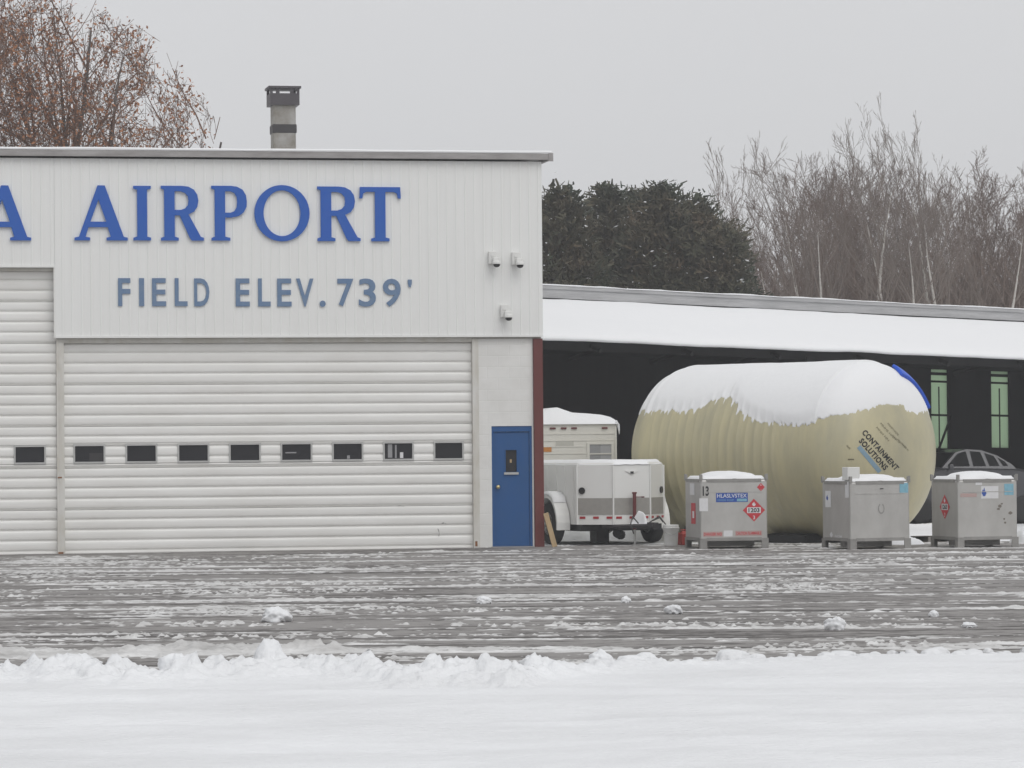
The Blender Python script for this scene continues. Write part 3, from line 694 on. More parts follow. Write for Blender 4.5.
# raised ridge board with its own strip of snow
b = MB(); sa, sb = s_start(OR_ - .1, .1), S1
for (o0, o1, z0, z1, mi) in ((OR_ - .10, OR_ - .05, .02, .27, 0), (OR_ - .02, OR_ + .3, .02, .25, 0), (OR_ - .13, OR_ - .101, .21, .275, 0)):
    pts = [L(sp(s, o, ZR + z)) for z in (z0, z1) for o in (o0, o1) for s in (sa, sb)]
    b.add(pts, [(0, 2, 3, 1), (4, 5, 7, 6), (0, 1, 5, 4), (2, 6, 7, 3), (0, 4, 6, 2), (1, 3, 7, 5)], mi)
b.build('ridge_board', M['ridge'], shed)
V = []; ro = [-.12, -.15, -.13, .0, .2, .35]; rz = [.278, .285, .30, .315, .315, .27]
for i in range(240):
    s = sa + (sb - sa) * i / 239
    nn = float(fbm(np.array(s * 1.3), np.array(2.2), 15)) - .5
    for o_, z_ in zip(ro, rz): V.append(L(sp(s, OR_ + o_, ZR + z_ + (.05 * nn if z_ > .28 else 0))))
np_mesh('ridge_snow', V, grid_faces(240, len(ro))[:, ::-1], M['snow_fresh'], shed)
# eave beam, posts, walls
def bar(b, s0, s1, o0, o1, z0, z1, mi=0):
    pts = [L(sp(s, o, z)) for z in (z0, z1) for o in (o0, o1) for s in (s0, s1)]
    b.add(pts, [(0, 2, 3, 1), (4, 5, 7, 6), (0, 1, 5, 4), (2, 6, 7, 3), (0, 4, 6, 2), (1, 3, 7, 5)], mi)
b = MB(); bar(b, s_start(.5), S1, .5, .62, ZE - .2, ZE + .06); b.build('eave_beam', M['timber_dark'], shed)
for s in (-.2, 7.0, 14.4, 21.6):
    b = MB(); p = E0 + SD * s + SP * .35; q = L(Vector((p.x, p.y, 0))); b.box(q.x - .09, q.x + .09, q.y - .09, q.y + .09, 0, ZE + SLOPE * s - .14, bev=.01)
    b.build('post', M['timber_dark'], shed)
def wall_s(u):  # s on the rear wall for an image column
    d = ray(u, 420); n = SP; p0 = E0 + SP * OB
    t = (p0 - CAM).dot(n) / d.dot(n); p = CAM + d * t
    return (p - p0).dot(SD), p
wq = []
for (ua, ub, vt, vb) in ((931.5, 948.5, 362, 448), (991.5, 1009.5, 364, 447.5)):
    sa_, pa = wall_s(ua); sb_, pb = wall_s(ub)
    Yc = (pa.y + pb.y) / 2; um = (ua + ub) / 2
    wq.append((sa_, sb_, at(um, vb, Yc).z - SLOPE * sa_, at(um, vt, Yc).z - SLOPE * sa_))
b = MB(); sb0 = s_start(OB)
prev = sb0
for (a, c, z0, z1) in wq:
    bar(b, prev, a, OB, OB + .12, 0, ZB - .05); bar(b, a, c, OB, OB + .12, 0, z0); bar(b, a, c, OB, OB + .12, z1, ZB - .05); prev = c
bar(b, prev, S1, OB, OB + .12, 0, ZB - .05)
p = [L(sp(S1 - .12, o, 0)) for o in (.2, OB)]
for i in (0,):
    z0 = 0
    pr = [(.2, ZE - .15), (OR_, ZR - .15), (OB, ZB - .15)]
    bot = [L(sp(s, o, 0 if 1 else 0)) for o, z in pr for s in (S1 - .12, S1)]
    for q in bot: q.z = 0
    topv = [L(sp(s, o, z)) for o, z in pr for s in (S1 - .12, S1)]
    b.add(bot + topv, [(0, 2, 8, 6), (2, 4, 10, 8), (1, 7, 9, 3), (3, 9, 11, 5), (0, 6, 7, 1), (4, 5, 11, 10)])
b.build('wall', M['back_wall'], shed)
for wi, (a, c, z0, z1) in enumerate(wq):
    hh = z1 - z0
    b = MB(); bar(b, a, c, OB + .05, OB + .06, z0, z1)
    w_ = b.build('window', M['green'], shed)
    b = MB()
    bar(b, (a + c) / 2 - .012, (a + c) / 2 + .012, OB + .02, OB + .045, z0, z1 - .6)
    for fr, tk in ((.385, .05), (.775, .05), (.865, .07), (.925, .04)): bar(b, a, c, OB - .04, OB + .018, z0 + hh * fr - tk / 2, z0 + hh * fr + tk / 2)
    bar(b, a, a + (c - a) * (.35 if wi == 0 else .3), OB - .02, OB + .017, z0 + hh * .95, z1)
    if wi == 0:
        p0_, p1_ = L(sp(a + .12, OB - .08, z0 - .1)), L(sp(c + .02, OB - .08, z0 + hh * .38)); b.tube([p0_, p1_], .03, 6)
    b.build('window_bars', M['timber_dark'], w_)
for k in range(9):
    b = MB(); s = 1.5 + k * 2.3
    p0_, p1_, p2_ = L(sp(s, .2, ZE - .2)), L(sp(s, OR_, ZR - .2)), L(sp(s, OB, ZB - .2))
    b.tube([p0_, p1_, p2_], .05, 8); b.build('rafter', M['timber_dark'], shed)
b = MB(); pts = [sp(s_start(.3), .3, 0), sp(S1 - .1, .3, 0), sp(S1 - .1, OB, 0), sp(s_start(OB), OB, 0)]
for q in pts: q.z = .006
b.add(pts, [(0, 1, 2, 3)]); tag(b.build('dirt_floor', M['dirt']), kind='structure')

# ================================================================== TANK
TPHI = R(43); TR = 1.60; THALF = 1.95; TAD = .98; TZ = 1.62
TC = at(782, 450, 63.2); TC = Vector((TC.x, TC.y, 0))
tank = tag(empty('storage_tank', TC, -TPHI), 'huge ribbed yellow tank lying on its side under a cap of snow', 'tank')
def tank_r(x):
    ax = abs(x)
    if ax <= THALF:
        ph = ((x + THALF) / .205) % 1.0
        rib = math.exp(-((ph - .5) / .21) ** 2) * .015
        fade = min(1, max(0, (1.25 - x) / .3)) * .75 + .25 if x > 0 else 1
        return TR + rib * fade
    t = min(1, (ax - THALF) / TAD)
    rr = TR * math.sqrt(max(0, 1 - t ** 2.15))
    if x < 0 and t < .6: rr += .012 * math.sin(ax * 2 * math.pi / .205)
    return rr
def tank_pt(x, th, off=0.0):
    """th from the top towards the camera side"""
    r_ = tank_r(x) + off; return (x, -r_ * math.sin(th), TZ + r_ * math.cos(th))
tx = list(-THALF - TAD * np.sin(np.linspace(math.pi / 2, 0, 22))) + list(np.linspace(-THALF, THALF, 200))[1:-1] + list(THALF + TAD * np.sin(np.linspace(0, math.pi / 2, 22)))
nth = 96
V = [tank_pt(x, 2 * math.pi * j / nth) for x in tx for j in range(nth)]
fs = [(i * nth + j, (i + 1) * nth + j, (i + 1) * nth + (j + 1) % nth, i * nth + (j + 1) % nth) for i in range(len(tx) - 1) for j in range(nth)]
np_mesh('body', V, np.array(fs)[:, ::-1], M['tank'], tank)
for xa_, xb_ in ((-1.7, -1.4), (.35, 1.35)):  # second pair widened as a dark stand-in for the shade under the tank
    for sy in (-1, 1):
        b = MB(); b.prism([(.40, .006), (1.05, .006), (1.05, .14), (.72, .17)] if sy > 0 else [(-.72, .17), (-1.05, .14), (-1.05, .006), (-.40, .006)], 'x', xa_, xb_); b.build('chock_and_shade', M['timber_dark'], tank)
# snow cap
def tank_snow():
    nx_, nt_ = 620, 300
    xs = np.linspace(-THALF - TAD + .015, THALF + TAD - .01, nx_); ths = np.linspace(-1.75, 1.75, nt_)
    rr = np.array([tank_r(x) for x in xs])
    X, T = np.meshgrid(xs, ths, indexing='ij'); Rr = np.repeat(rr[:, None], nt_, 1)
    z = Rr * np.cos(T)
    lim = np.interp(X, [-2.9, -2.2, -1.5, -.9, -.55, -.25, .05, .45, .9, 1.35, 1.8, 2.2, 2.6, 2.95], [.62, .80, .80, .80, .97, 1.06, .86, .66, .54, .46, .50, .60, .76, .95])
    lim = np.where(T < 0, np.minimum(lim, .72), lim)
    ph = ((X + THALF) / .205) % 1.0
    groove = np.abs(ph - .5) * 2                      # 1 in the grooves between ribs, where snow clings lower down
    ragged = (fbm(X * 4, T * 4, 3, 6) - .5) * .20 + (vnoise(X * 24, T * 16, 8) - .5) * .08
    cl = sstep(.5, .95, groove) * np.exp(-((X - .25) / .5) ** 2) * .13
    cl += sstep(.5, 1, groove) * (X < 0) * .10 * vnoise(np.floor((X + THALF) / .205), X * 0, 4)
    patch = sstep(.9, 1.2, X) * sstep(1.9, 1.5, X) * (fbm(X * 8, T * 14, 12, 3) - .5) * .3
    d = z - lim + ragged + cl + patch
    thick = np.clip(d - ragged - cl - patch + (fbm(X * 1.6, T * 2, 23, 2) - .5) * .12, 0, None) + .1 * np.clip(d, 0, .3); thick = .004 + .04 * (1 - np.exp(-thick / .25)) + .012 * (fbm(X * 3, T * 3, 6) - .5)
    blend = sstep(.0, .25, d - ragged - cl - patch); flat = TR + .035
    Ro = Rr + thick
    Ro = np.where(np.abs(X) < THALF, Rr + thick + blend * np.maximum(flat - Rr, 0), Ro)
    # lumpy drift along the crest
    Ro = Ro + .025 * blend * (fbm(X * .7 + 4, T * .6, 19, 2) - .4) * np.cos(T).clip(0)
    pad = np.where(d > 0, Ro, Rr - .02)
    V = np.stack([X, -pad * np.sin(T), TZ + pad * np.cos(T)], -1).reshape(-1, 3)
    kv = d > 0; k = kv[:-1, :-1] | kv[1:, :-1] | kv[:-1, 1:] | kv[1:, 1:]
    Fc = grid_faces(nx_, nt_, k); V, Fc = compact(V, Fc)
    np_mesh('snow_cap', V, Fc, M['snow_fresh'], tank)
tank_snow()
TMW = Matrix.Translation(TC) @ Matrix.Rotation(-TPHI, 4, 'Z'); TMI = TMW.inverted()
def tank_hit(u, v, off=.006):
    d = ray(u, v).normalized(); o = TMI @ CAM; dd = (TMI.to_3x3() @ d).normalized()
    def g(t):
        p = o + dd * t; ax = abs(p.x)
        if ax > THALF + TAD: return 9
        return math.hypot(p.y, p.z - TZ) - tank_r(p.x) - off
    t = 57.0
    while t < 68 and g(t) > 0: t += .03
    lo, hi = t - .03, t
    for _ in range(20):
        m_ = (lo + hi) / 2
        if g(m_) > 0: lo = m_
        else: hi = m_
    return o + dd * lo
def tank_decal(name, V, Fs, org, ang, wpx, hpx, m, off=.006):
    """flat shapes wrapped onto the tank's curved end"""
    a = fit(V, 0, wpx, 0, hpx); ca, sa2 = math.cos(ang), math.sin(ang); pts = []
    for p in a: pts.append(tank_hit(org[0] + p[0] * ca + p[1] * sa2, org[1] + p[0] * sa2 - p[1] * ca, off))
    me = bpy.data.meshes.new(name); me.from_pydata([p[:] for p in pts], [], Fs); me.update()
    return link(name, me, tank, m)
def fine_rect(n=16, k=3):
    vs = [(i / n, j / k, 0) for j in range(k + 1) for i in range(n + 1)]
    return vs, [(j * (n + 1) + i, j * (n + 1) + i + 1, (j + 1) * (n + 1) + i + 1, (j + 1) * (n + 1) + i) for j in range(k) for i in range(n)]
V, Fs = text_geo('CONTAINMENT', .035, 0, 1.1); tank_decal('lettering', V, Fs, (861.5, 433.0), R(48.5), 51, 5.8, M['ink'], .012)
V, Fs = text_geo('SOLUTIONS', .035, 0, 1.1); tank_decal('lettering', V, Fs, (858.5, 441.5), R(48.5), 39, 5.8, M['ink'], .012)
V, Fs = fine_rect(); tank_decal('print_stripe', V, Fs, (857.0, 448), R(50), 33, 4.5, M['pale_blue'], .008)
for i, (uu, vv_, ww) in enumerate(((876, 428, 18), (880, 424, 22), (887, 424, 16), (892, 436, 10), (897, 440, 12), (846, 446, 5), (901, 444, 10))):
    V, Fs = text_geo('MNHEMIN'[:3 + i % 4] + ' ' + 'HNME'[:2 + i % 3], 0); tank_decal('small_print', V, Fs, (uu, vv_), R(48), ww, 2.0, M['ink_faint'], .010)
V, Fs = fine_rect(4, 1); tank_decal('small_print', V, Fs, (848, 460), 0, 6, 1.2, M['ink_faint'], .01)
def tarp():
    nx_, nt_ = 60, 160; xs = THALF + np.linspace(.02, .75, nx_); ths = np.linspace(-1.6, .6, nt_); keep = np.zeros((nx_ - 1, nt_ - 1), bool); V = np.zeros((nx_, nt_, 3)); ok = np.zeros((nx_, nt_), bool)
    for i, x in enumerate(xs):
        for j, t in enumerate(ths):
            p = tank_pt(x, t, .125); V[i, j] = p
            # a folded strip over the shoulder of the dome, turned a little to the back
            ok[i, j] = abs((x - THALF) - (.46 + .10 * t)) < .13 and -1.02 < t < -.25
    keep = ok[:-1, :-1] & ok[1:, 1:]
    Fc = grid_faces(nx_, nt_, keep); V2, Fc = compact(V.reshape(-1, 3), Fc); o = np_mesh('tarp', V2, Fc, M['tarp'], tank)
    so = o.modifiers.new('thick', 'SOLIDIFY'); so.thickness = .06; so.offset = -1
tarp()

# ================================================================== STEEL CONTAINERS
def put(b_, V, Fs, fn, mi=0): b_.add([fn(p) for p in V], Fs, mi)
def tote(u, v, psi, hpx, label, w_=1.09):
    Y = F * H / (v - (450 - (u - 512) * ROLL)); s = Y / F
    nc = at(u, v, Y); hgt = hpx * s
    c = Vector((nc.x, nc.y, 0)) + Matrix.Rotation(psi, 3, 'Z') @ Vector((w_ / 2, w_ / 2, 0))
    t = tag(empty('steel_container', (c.x, c.y, .004), psi), label, 'container', 'steel containers in front of the tank')
    h2 = w_ / 2; lz = .155
    b = MB(); b.box(-h2 + .012, h2 - .012, -h2 + .012, h2 - .012, lz, hgt - .06, bev=.025)
    b.box(-h2 + .10, h2 - .10, -h2 + .004, -h2 + .0125, hgt * .78, hgt * .78 + .012)
    body = b.build('tank_body', M['steel'], t)
    for sx in (-1, 1):
        for sy in (-1, 1):
            b = MB(); x0, x1 = sorted((sx * h2, sx * (h2 - .12))); y0, y1 = sorted((sy * h2, sy * (h2 - .02)))
            b.box(x0, x1, y0, y1, 0, lz + .02); y0, y1 = sorted((sy * (h2 - .021), sy * (h2 - .12))); x0, x1 = sorted((sx * h2, sx * (h2 - .02)))
            b.box(x0, x1, y0, y1, 0, lz + .02)
            b.build('leg', M['steel_dk'], t)
            b = MB(); x0, x1 = sorted((sx * h2, sx * (h2 - .045))); y0, y1 = sorted((sy * h2, sy * (h2 - .012)))
            b.box(x0, x1, y0, y1, hgt - .075, hgt + .035); y0, y1 = sorted((sy * (h2 - .013), sy * (h2 - .045))); x0, x1 = sorted((sx * h2, sx * (h2 - .012)))
            b.box(x0, x1, y0, y1, hgt - .075, hgt + .035); b.tube([(sx * (h2 - .03), sy * (h2 - .03), hgt - .05), (sx * (h2 - .03), sy * (h2 - .03), hgt + .02)], .025, 8)
            b.build('corner_lug', M['steel_dk'], t)
    b = MB()
    for (x0, x1, y0, y1) in ((-h2 + .12, h2 - .12, -h2 + .002, -h2 + .03), (-h2 + .12, h2 - .12, h2 - .03, h2 - .002), (-h2 + .002, -h2 + .03, -h2 + .12, h2 - .12), (h2 - .03, h2 - .002, -h2 + .12, h2 - .12)):
        b.box(x0, x1, y0, y1, hgt - .10, hgt - .045); b.box(x0, x1, y0, y1, lz - .02, lz + .035)
    b.build('rim_frame', M['steel_dk'], t)
    b = MB(); b.box(-h2 + .12, h2 - .12, -.08, .08, .03, lz - .022); b.build('skid', M['steel_dk'], t)
    b = MB(); b.lathe([(.001, hgt - .058), (.25, hgt - .056), (.25, hgt - .02), (.22, hgt - .005), (.001, hgt - .002)], 24); b.build('lid', M['steel_dk'], t)
    return t, h2, hgt
def tote_snow(t, h2, hgt, peak, seed):
    n = 46; g = np.linspace(-h2 + .035, h2 - .035, n); X, Y = np.meshgrid(g, g)
    e = np.minimum(h2 - .035 - np.abs(X), h2 - .035 - np.abs(Y)); lump = np.clip(1 - ((X - .02) / (h2 * .78)) ** 2 - ((Y + .0) / (h2 * .95)) ** 2, 0, 1) ** .55
    z = hgt - .05 + .055 * sstep(0, .05, e) + peak * lump * (.75 + .5 * fbm(X * 3 + seed, Y * 3, seed)) + .015 * (fbm(X * 6, Y * 6, seed) - .5)
    np_mesh('snow_cap', np.stack([X, Y, z], -1).reshape(-1, 3), grid_faces(n, n), M['snow_fresh'], t)
def front(h2, y=.004):
    return lambda p: (p[0], -h2 + .012 - y - p[2], p[1])
def left(h2, y=.004):
    return lambda p: (-h2 + .012 - y - p[2], -p[0], p[1])
def decal(t, name, fn, shapes, mats):
    """shapes: list of (V, F, x0, x1, z0, z1, layer, mi)"""
    b = MB()
    for (V, Fs, x0, x1, z0, z1, ly, mi) in shapes:
        a = fit(V, x0, x1, z0, z1); a[:, 2] = ly * .0015
        b.add([fn(p) for p in a], Fs, mi)
    return b.build(name, mats, t)
SQ = ([(0, 0, 0), (1, 0, 0), (1, 1, 0), (0, 1, 0)], [(0, 1, 2, 3)])
DI = ([(.5, 0, 0), (1, .5, 0), (.5, 1, 0), (0, .5, 0)], [(0, 1, 2, 3)])
FL = ([(.3, 0, 0), (.7, 0, 0), (1, .35, 0), (.8, .62, 0), (.72, .5, 0), (.55, 1, 0), (.3, .62, 0), (.2, .75, 0), (0, .35, 0)], [tuple(range(9))])
def TX(s, bold=.02): return text_geo(s, bold)
def hazard(t, fn, cx, cz, r_, num, name='hazard_placard'):
    sh = [(*DI, cx - r_, cx + r_, cz - r_, cz + r_, 0, 0), (*FL, cx - r_ * .17, cx + r_ * .17, cz + r_ * .36, cz + r_ * .76, 1, 1), (*TX('3'), cx - r_ * .09, cx + r_ * .09, cz - r_ * .80, cz - r_ * .48, 1, 1)]
    if num: sh += [(*SQ, cx - r_ * .62, cx + r_ * .62, cz - r_ * .25, cz + r_ * .25, 1, 1), (*TX(num, .03), cx - r_ * .50, cx + r_ * .50, cz - r_ * .19, cz + r_ * .19, 2, 2)]
    return decal(t, name, fn, sh, [M['placard'], M['print_white'], M['ink']])
# container 1
t, h2, hg = tote(700.5, 549.2, R(10), 72.5, 'steel container marked 13 with a red hazard diamond, nearest the white trailer', 1.20)
tote_snow(t, h2, hg, .085, 3); f_ = front(h2); l_ = left(h2); fw_ = 2 * h2
X = lambda u: -h2 + (u - 700.5) / 65.5 * fw_
Z = lambda v: (549.2 - v) / 72.5 * hg
decal(t, 'number_print', f_, [(*TX('13', .03), X(699.7) + .065, X(709.2), Z(496.2), Z(486.5), 0, 0)], [M['ink']])
decal(t, 'paper_label', f_, [(*SQ, X(700), X(708.2), Z(511.5), Z(498.5), 0, 0)], [M['print_white']])
decal(t, 'name_label', f_, [(*SQ, X(716), X(746.5), Z(502.6), Z(493.5), 0, 0), (*TX('HLASLVSTEX', .01), X(717), X(745.5), Z(498.2), Z(494.3), 1, 1), (*TX('MIXING EQUIP', .0), X(717.5), X(733), Z(501.7), Z(499.8), 1, 2), (*SQ, X(736), X(745.5), Z(502), Z(499.3), 1, 2)],
      [M['print_blue'], M['print_white'], M['cyan']])
hazard(t, f_, X(752.3), Z(511), .195, '1203')
hazard(t, f_, X(759.2), Z(488), .07, None)
decal(t, 'warning_strip', f_, [(*SQ, X(703.5), X(722), Z(537), Z(532), 0, 0), (*SQ, X(734), X(760), Z(536.5), Z(531.5), 0, 0), (*TX('CAUTION FLAMMABLE', .02), X(735), X(759), Z(535.5), Z(532.5), 1, 1), (*TX('DANGER NO', .02), X(704), X(721), Z(536), Z(533), 1, 1), (*SQ, X(723), X(731.5), Z(537), Z(531), 0, 2)],
      [M['pinkish'], M['placard'], M['print_white']])
decal(t, 'side_placard', l_, [(*SQ, -.12, .22, .42, .78, 0, 0), (*SQ, -.02, .12, .52, .64, 1, 1), (*SQ, -.2, .15, .92, 1.12, 0, 1)], [M['placard'], M['print_white']])
# container 2
t, h2, hg = tote(850.5, 549.8, R(20), 71, 'plain steel container with a white box on top, in the middle of the three', 1.13)
tote_snow(t, h2, hg, .065, 8); f_ = front(h2); l_ = left(h2)
b = MB(); b.box(-h2 + .0, -h2 + .23, -h2 + .08, -h2 + .30, hg - .03, hg + .19, bev=.01); b.build('valve_box', M['white_plastic'], t)
decal(t, 'cyan_sticker', f_, [(*SQ, h2 - .20, h2 - .04, hg - .25, hg - .085, 0, 0)], [M['cyan']])
decal(t, 'paper_label', l_, [(*SQ, -.42, -.20, .70, .98, 0, 0), (*FL, -.38, -.30, .82, .92, 1, 1)], [M['print_white'], M['print_blue']])
decal(t, 'paper_label', l_, [(*SQ, h2 - .20, h2 - .06, .87, 1.14, 0, 0)], [M['print_white']])
decal(t, 'faded_print', l_, [(*TX('NOM'), -.05, .22, .19, .235, 0, 0)], [M['print_white']])
decal(t, 'round_sticker', l_, [(*DI, -.26, -.13, .18, .29, 0, 0)], [M['print_white']])
b = MB(); b.add([f_((.02 + .06 * math.cos(k * .3927) * r_, .68 + .09 * math.sin(k * .3927) * r_, 0)) for r_ in (.75, 1) for k in range(16)], [(k, (k + 1) % 16, 16 + (k + 1) % 16, 16 + k) for k in range(16) if k not in (3, 4)]); b.build('scuff_mark', M['steel_dk'], t)
b = MB(); b.box(.0, .06, -h2 - .002, -h2 + .009, hg - .18, hg - .168); b.build('small_plate', M['dark_metal'], t)
# container 3
t, h2, hg = tote(958, 548.4, R(17), 71.5, 'steel container with a red diamond on its shaded side, rightmost of the three', 1.12)
tote_snow(t, h2, hg, .085, 15); f_ = front(h2); l_ = left(h2)
hazard(t, l_, .02, .69, .21, '1263')
decal(t, 'paper_label', f_, [(*SQ, -.12, .20, .83, 1.04, 0, 0), (*FL, -.11, -.02, .87, 1.02, 1, 1)], [M['print_white'], M['print_blue']])
decal(t, 'paper_label', f_, [(*SQ, -.22, -.10, 1.06, 1.13, 0, 0)], [M['print_white']])
decal(t, 'cyan_sticker', f_, [(*SQ, h2 - .25, h2 - .08, hg - .32, hg - .13, 0, 0)], [M['cyan']])
decal(t, 'warning_strip', f_, [(*SQ, -h2 + .06, -h2 + .36, .86, .92, 0, 0)], [M['pinkish']])
b = MB()
for (x, z, r_) in ((.22, .70, .035), (.20, .65, .025), (.26, .74, .02), (.42, .58, .03), (.32, .42, .02), (.30, .48, .02)): b = MB(); b.add([f_((x + r_ * 1.4 * math.cos(k * .9) * random.uniform(.6, 1.1), z + r_ * math.sin(k * .9) * random.uniform(.6, 1.1), 0)) for k in range(7)], [tuple(range(7))]); b.build('scuff_mark', M['smudge'], t)
p = at(963, 548, 60.0)
b = MB(); b.box(-.16, .16, -.12, .12, 0, .09, 0, .01); b.box(-.155, .155, -.115, .115, .09, .17, 1, .01); tag(b.build('red_tray', [M['print_white'], M['placard']]), 'small red and white tray under the right steel container', 'tray').location = (p.x + .12, p.y - .1, .006)

# ================================================================== CARGO TRAILER
def trailer():
    Y0 = 61.4; nc = at(632, 527, Y0); psi = R(22)
    # local frame: nose at -y, body runs to +y
    t = tag(empty('cargo_trailer', (nc.x, nc.y, .004), psi - R(0)), 'low white enclosed trailer with a grey stone guard and angled nose, beside the hangar corner', 'trailer')
    # rotz>0 turns the nose (-y) to the right, so the left side shows
    cf = .36; hw = .85; nd = .50; Ln = 2.75; z0, zg, zt_ = .37, .84, 1.43
    plan = [(-cf, 0), (cf, 0), (hw, nd), (hw, nd + Ln), (-hw, nd + Ln), (-hw, nd)]
    b = MB()
    def shell(za, zb, mi, out=0.0, sel=None):
        c = (0, 1.4); pts = [(x * (1 + out), y + (out * -1.0 if y < .6 else out)) for x, y in plan]
        n = len(pts); vs = [(x, y, z) for z in (za, zb) for x, y in pts]
        if sel is None: b.add(vs, [(i, (i + 1) % n, n + (i + 1) % n, n + i) for i in range(n)], mi)
        else:
            for i in sel: b.add([vs[i], vs[(i + 1) % n], vs[n + (i + 1) % n], vs[n + i]], [(0, 1, 2, 3)], mi)
    shell(z0, zt_, 0)
    n = 6
    b.add([(x, y, z0) for x, y in plan], [tuple(range(6))[::-1]], 0)
    # gently crowned roof with rounded edge
    rp = [(x * .97, y * .985 + .03 if y < .6 else y - .03, zt_ + .05) for x, y in plan]
    b.add([(x, y, zt_) for x, y in plan] + rp, [(i, (i + 1) % 6, 6 + (i + 1) % 6, 6 + i) for i in range(6)] + [(6, 7, 8, 9, 10, 11)], 0)
    b.build('body', M['trailer_white'], t)
    b = MB()
    for i in (5, 0, 1):
        b = MB(); shell(.545, .845, 0, .006, sel=(i,)); b.build('stone_guard', M['trailer_grey'], t)
    for i in (0, 1, 2, 5):
        x, y = plan[i]; b = MB(); b.tube([(x * 1.008, y - .008, z0), (x * 1.008, y - .008, zt_)], .018, 6); b.build('corner_trim', M['trailer_white'], t)
    b = MB()
    def seg(i): return Vector((*plan[i], 0)), Vector((*plan[(i + 1) % 6], 0))
    for i in (5, 0, 1):
        a, c = seg(i); d = (c - a); Ld = d.length; d.normalize(); nn = Vector((d.y, -d.x, 0)) * .012
        k = 0; q = .05
        while q + .10 < Ld:
            p0_, p1_ = a + d * q + nn, a + d * (q + .11) + nn
            b = MB(); b.add([(p0_.x, p0_.y, .475), (p1_.x, p1_.y, .475), (p1_.x, p1_.y, .515), (p0_.x, p0_.y, .515)], [(0, 1, 2, 3)]); q += .26; b.build('reflector', M['red_refl'], t)
    for sx in (-1, 1):
        b = MB(); a = Vector((sx * hw, nd, 0)); c = Vector((sx * cf, 0, 0)); p = a.lerp(c, .14 if sx < 0 else .2); d = (c - a).normalized(); nn = Vector((d.y, -d.x, 0)) if sx < 0 else Vector((-d.y, d.x, 0))
        b.tube([p + nn * .002 + Vector((0, 0, .98)), p + nn * .03 + Vector((0, 0, .98))], .06, 12); b.build('side_vent', M['black'], t)
    b = MB(); b.prism([(-.12 + .24 * k / 8, zt_ - .10 - .05 * math.sin(math.pi * k / 8)) for k in range(9)], 'y', -.02, -.002); b.box(-.03, .03, -.03, -.021, zt_ - .15, zt_ - .11, 1)
    b.build('latch', [M['trailer_white'], M['dark_metal']], t)
    # side ribs
    b = MB()
    for sx in (-1, 1):
        for k in range(7): b.box(*sorted((sx * (hw + .001), sx * (hw + .012))), nd + .15 + k * .4, nd + .17 + k * .4, z0 + .02, zt_ - .02)
    b.build('side_rib', M['trailer_white'], t)
    # chassis, fenders, wheels
    b = MB(); b.box(-hw + .06, hw - .06, nd - .05, nd + Ln - .05, .25, z0 - .004); b.box(-.28, .28, -.0, nd + .4, .27, z0 - .006); b.box(-hw - .1, hw + .1, nd + .79, nd + .86, .27, .35); b.box(-.35, -.1, nd + .3, nd + .6, .03, .25); b.tube([(.02, nd + .2, .2), (.22, nd + .5, .16)], .09, 10)
    b.build('chassis', M['black'], t)
    wy = nd + .82
    for sx in (-1, 1):
        b = MB(); xa, xb = sorted((sx * (hw + .015), sx * (hw + .27)))
        arc = [(wy + .52 * math.cos(a), .35 + .55 * math.sin(a)) for a in np.linspace(-.15, math.pi + .15, 15)]; inn = [(wy + .47 * math.cos(a), .35 + .50 * math.sin(a)) for a in np.linspace(math.pi + .15, -.15, 15)]
        for k in range(14):
            o0, o1, i0, i1 = arc[k], arc[k + 1], inn[14 - k], inn[13 - k]
            b.add([(xa, *o0), (xb, *o0), (xb, *o1), (xa, *o1), (xa, *i0), (xb, *i0), (xb, *i1), (xa, *i1)], [(0, 1, 2, 3), (7, 6, 5, 4), (0, 3, 7, 4), (1, 5, 6, 2)], 0, False)
        fe = b.build('fender', M['trailer_white'], t)
        b = MB(); b.add([(x, wy + .55 * math.cos(a), .36 + .61 * math.sin(a)) for a in np.linspace(.9, 2.2, 8) for x in (xa + .01, xb - .01)] + [(x, wy + .525 * math.cos(a), .355 + .555 * math.sin(a)) for a in np.linspace(.8, 2.3, 8) for x in (xa + .005, xb - .005)],
            [(2 * k, 2 * k + 1, 2 * k + 3, 2 * k + 2) for k in range(7)] + [(16 + 2 * k, 2 * k, 2 * k + 2, 18 + 2 * k) for k in range(7)] + [(2 * k + 1, 17 + 2 * k, 19 + 2 * k, 2 * k + 3) for k in range(7)] + [(0, 16, 17, 1), (14, 15, 31, 30)], 0, True)
        b.build('snow', M['snow_fresh'], fe)
        we = tag(empty('wheel', (sx * (hw + .14), wy, .385))); we.parent = t
        b = MB(); b.lathe([(.21, -.1), (.34, -.105), (.375, -.085), (.385, -.04), (.385, .04), (.375, .085), (.34, .105), (.21, .1)], 28, axis='x'); b.build('tyre', M['tyre'], we)
        b = MB(); b.lathe([(.205, -.1), (.19, -.06), (.10, -.03), (.05, -.07), (.002, -.07)], 24, axis='x'); b.lathe([(.205, .1), (.19, .06), (.10, .03), (.05, .07), (.002, .07)], 24, axis='x'); b.build('rim', M['trailer_white'], we)
    # tongue: a-frame, coupler, jack, chains, snow
    b = MB(); b.tube([(-.45, .25, .33), (0, -.85, .36)], .035, 4); b.tube([(.45, .25, .33), (0, -.85, .36)], .035, 4); b.box(-.05, .05, -1.05, -.75, .34, .42, bev=.01); b.lathe([(.055, -1.08), (.06, -1.0), (.04, -.98)], 12, axis='y', org=(0, 0, .36))
    tg = b.build('tongue', M['dark_metal'], t)
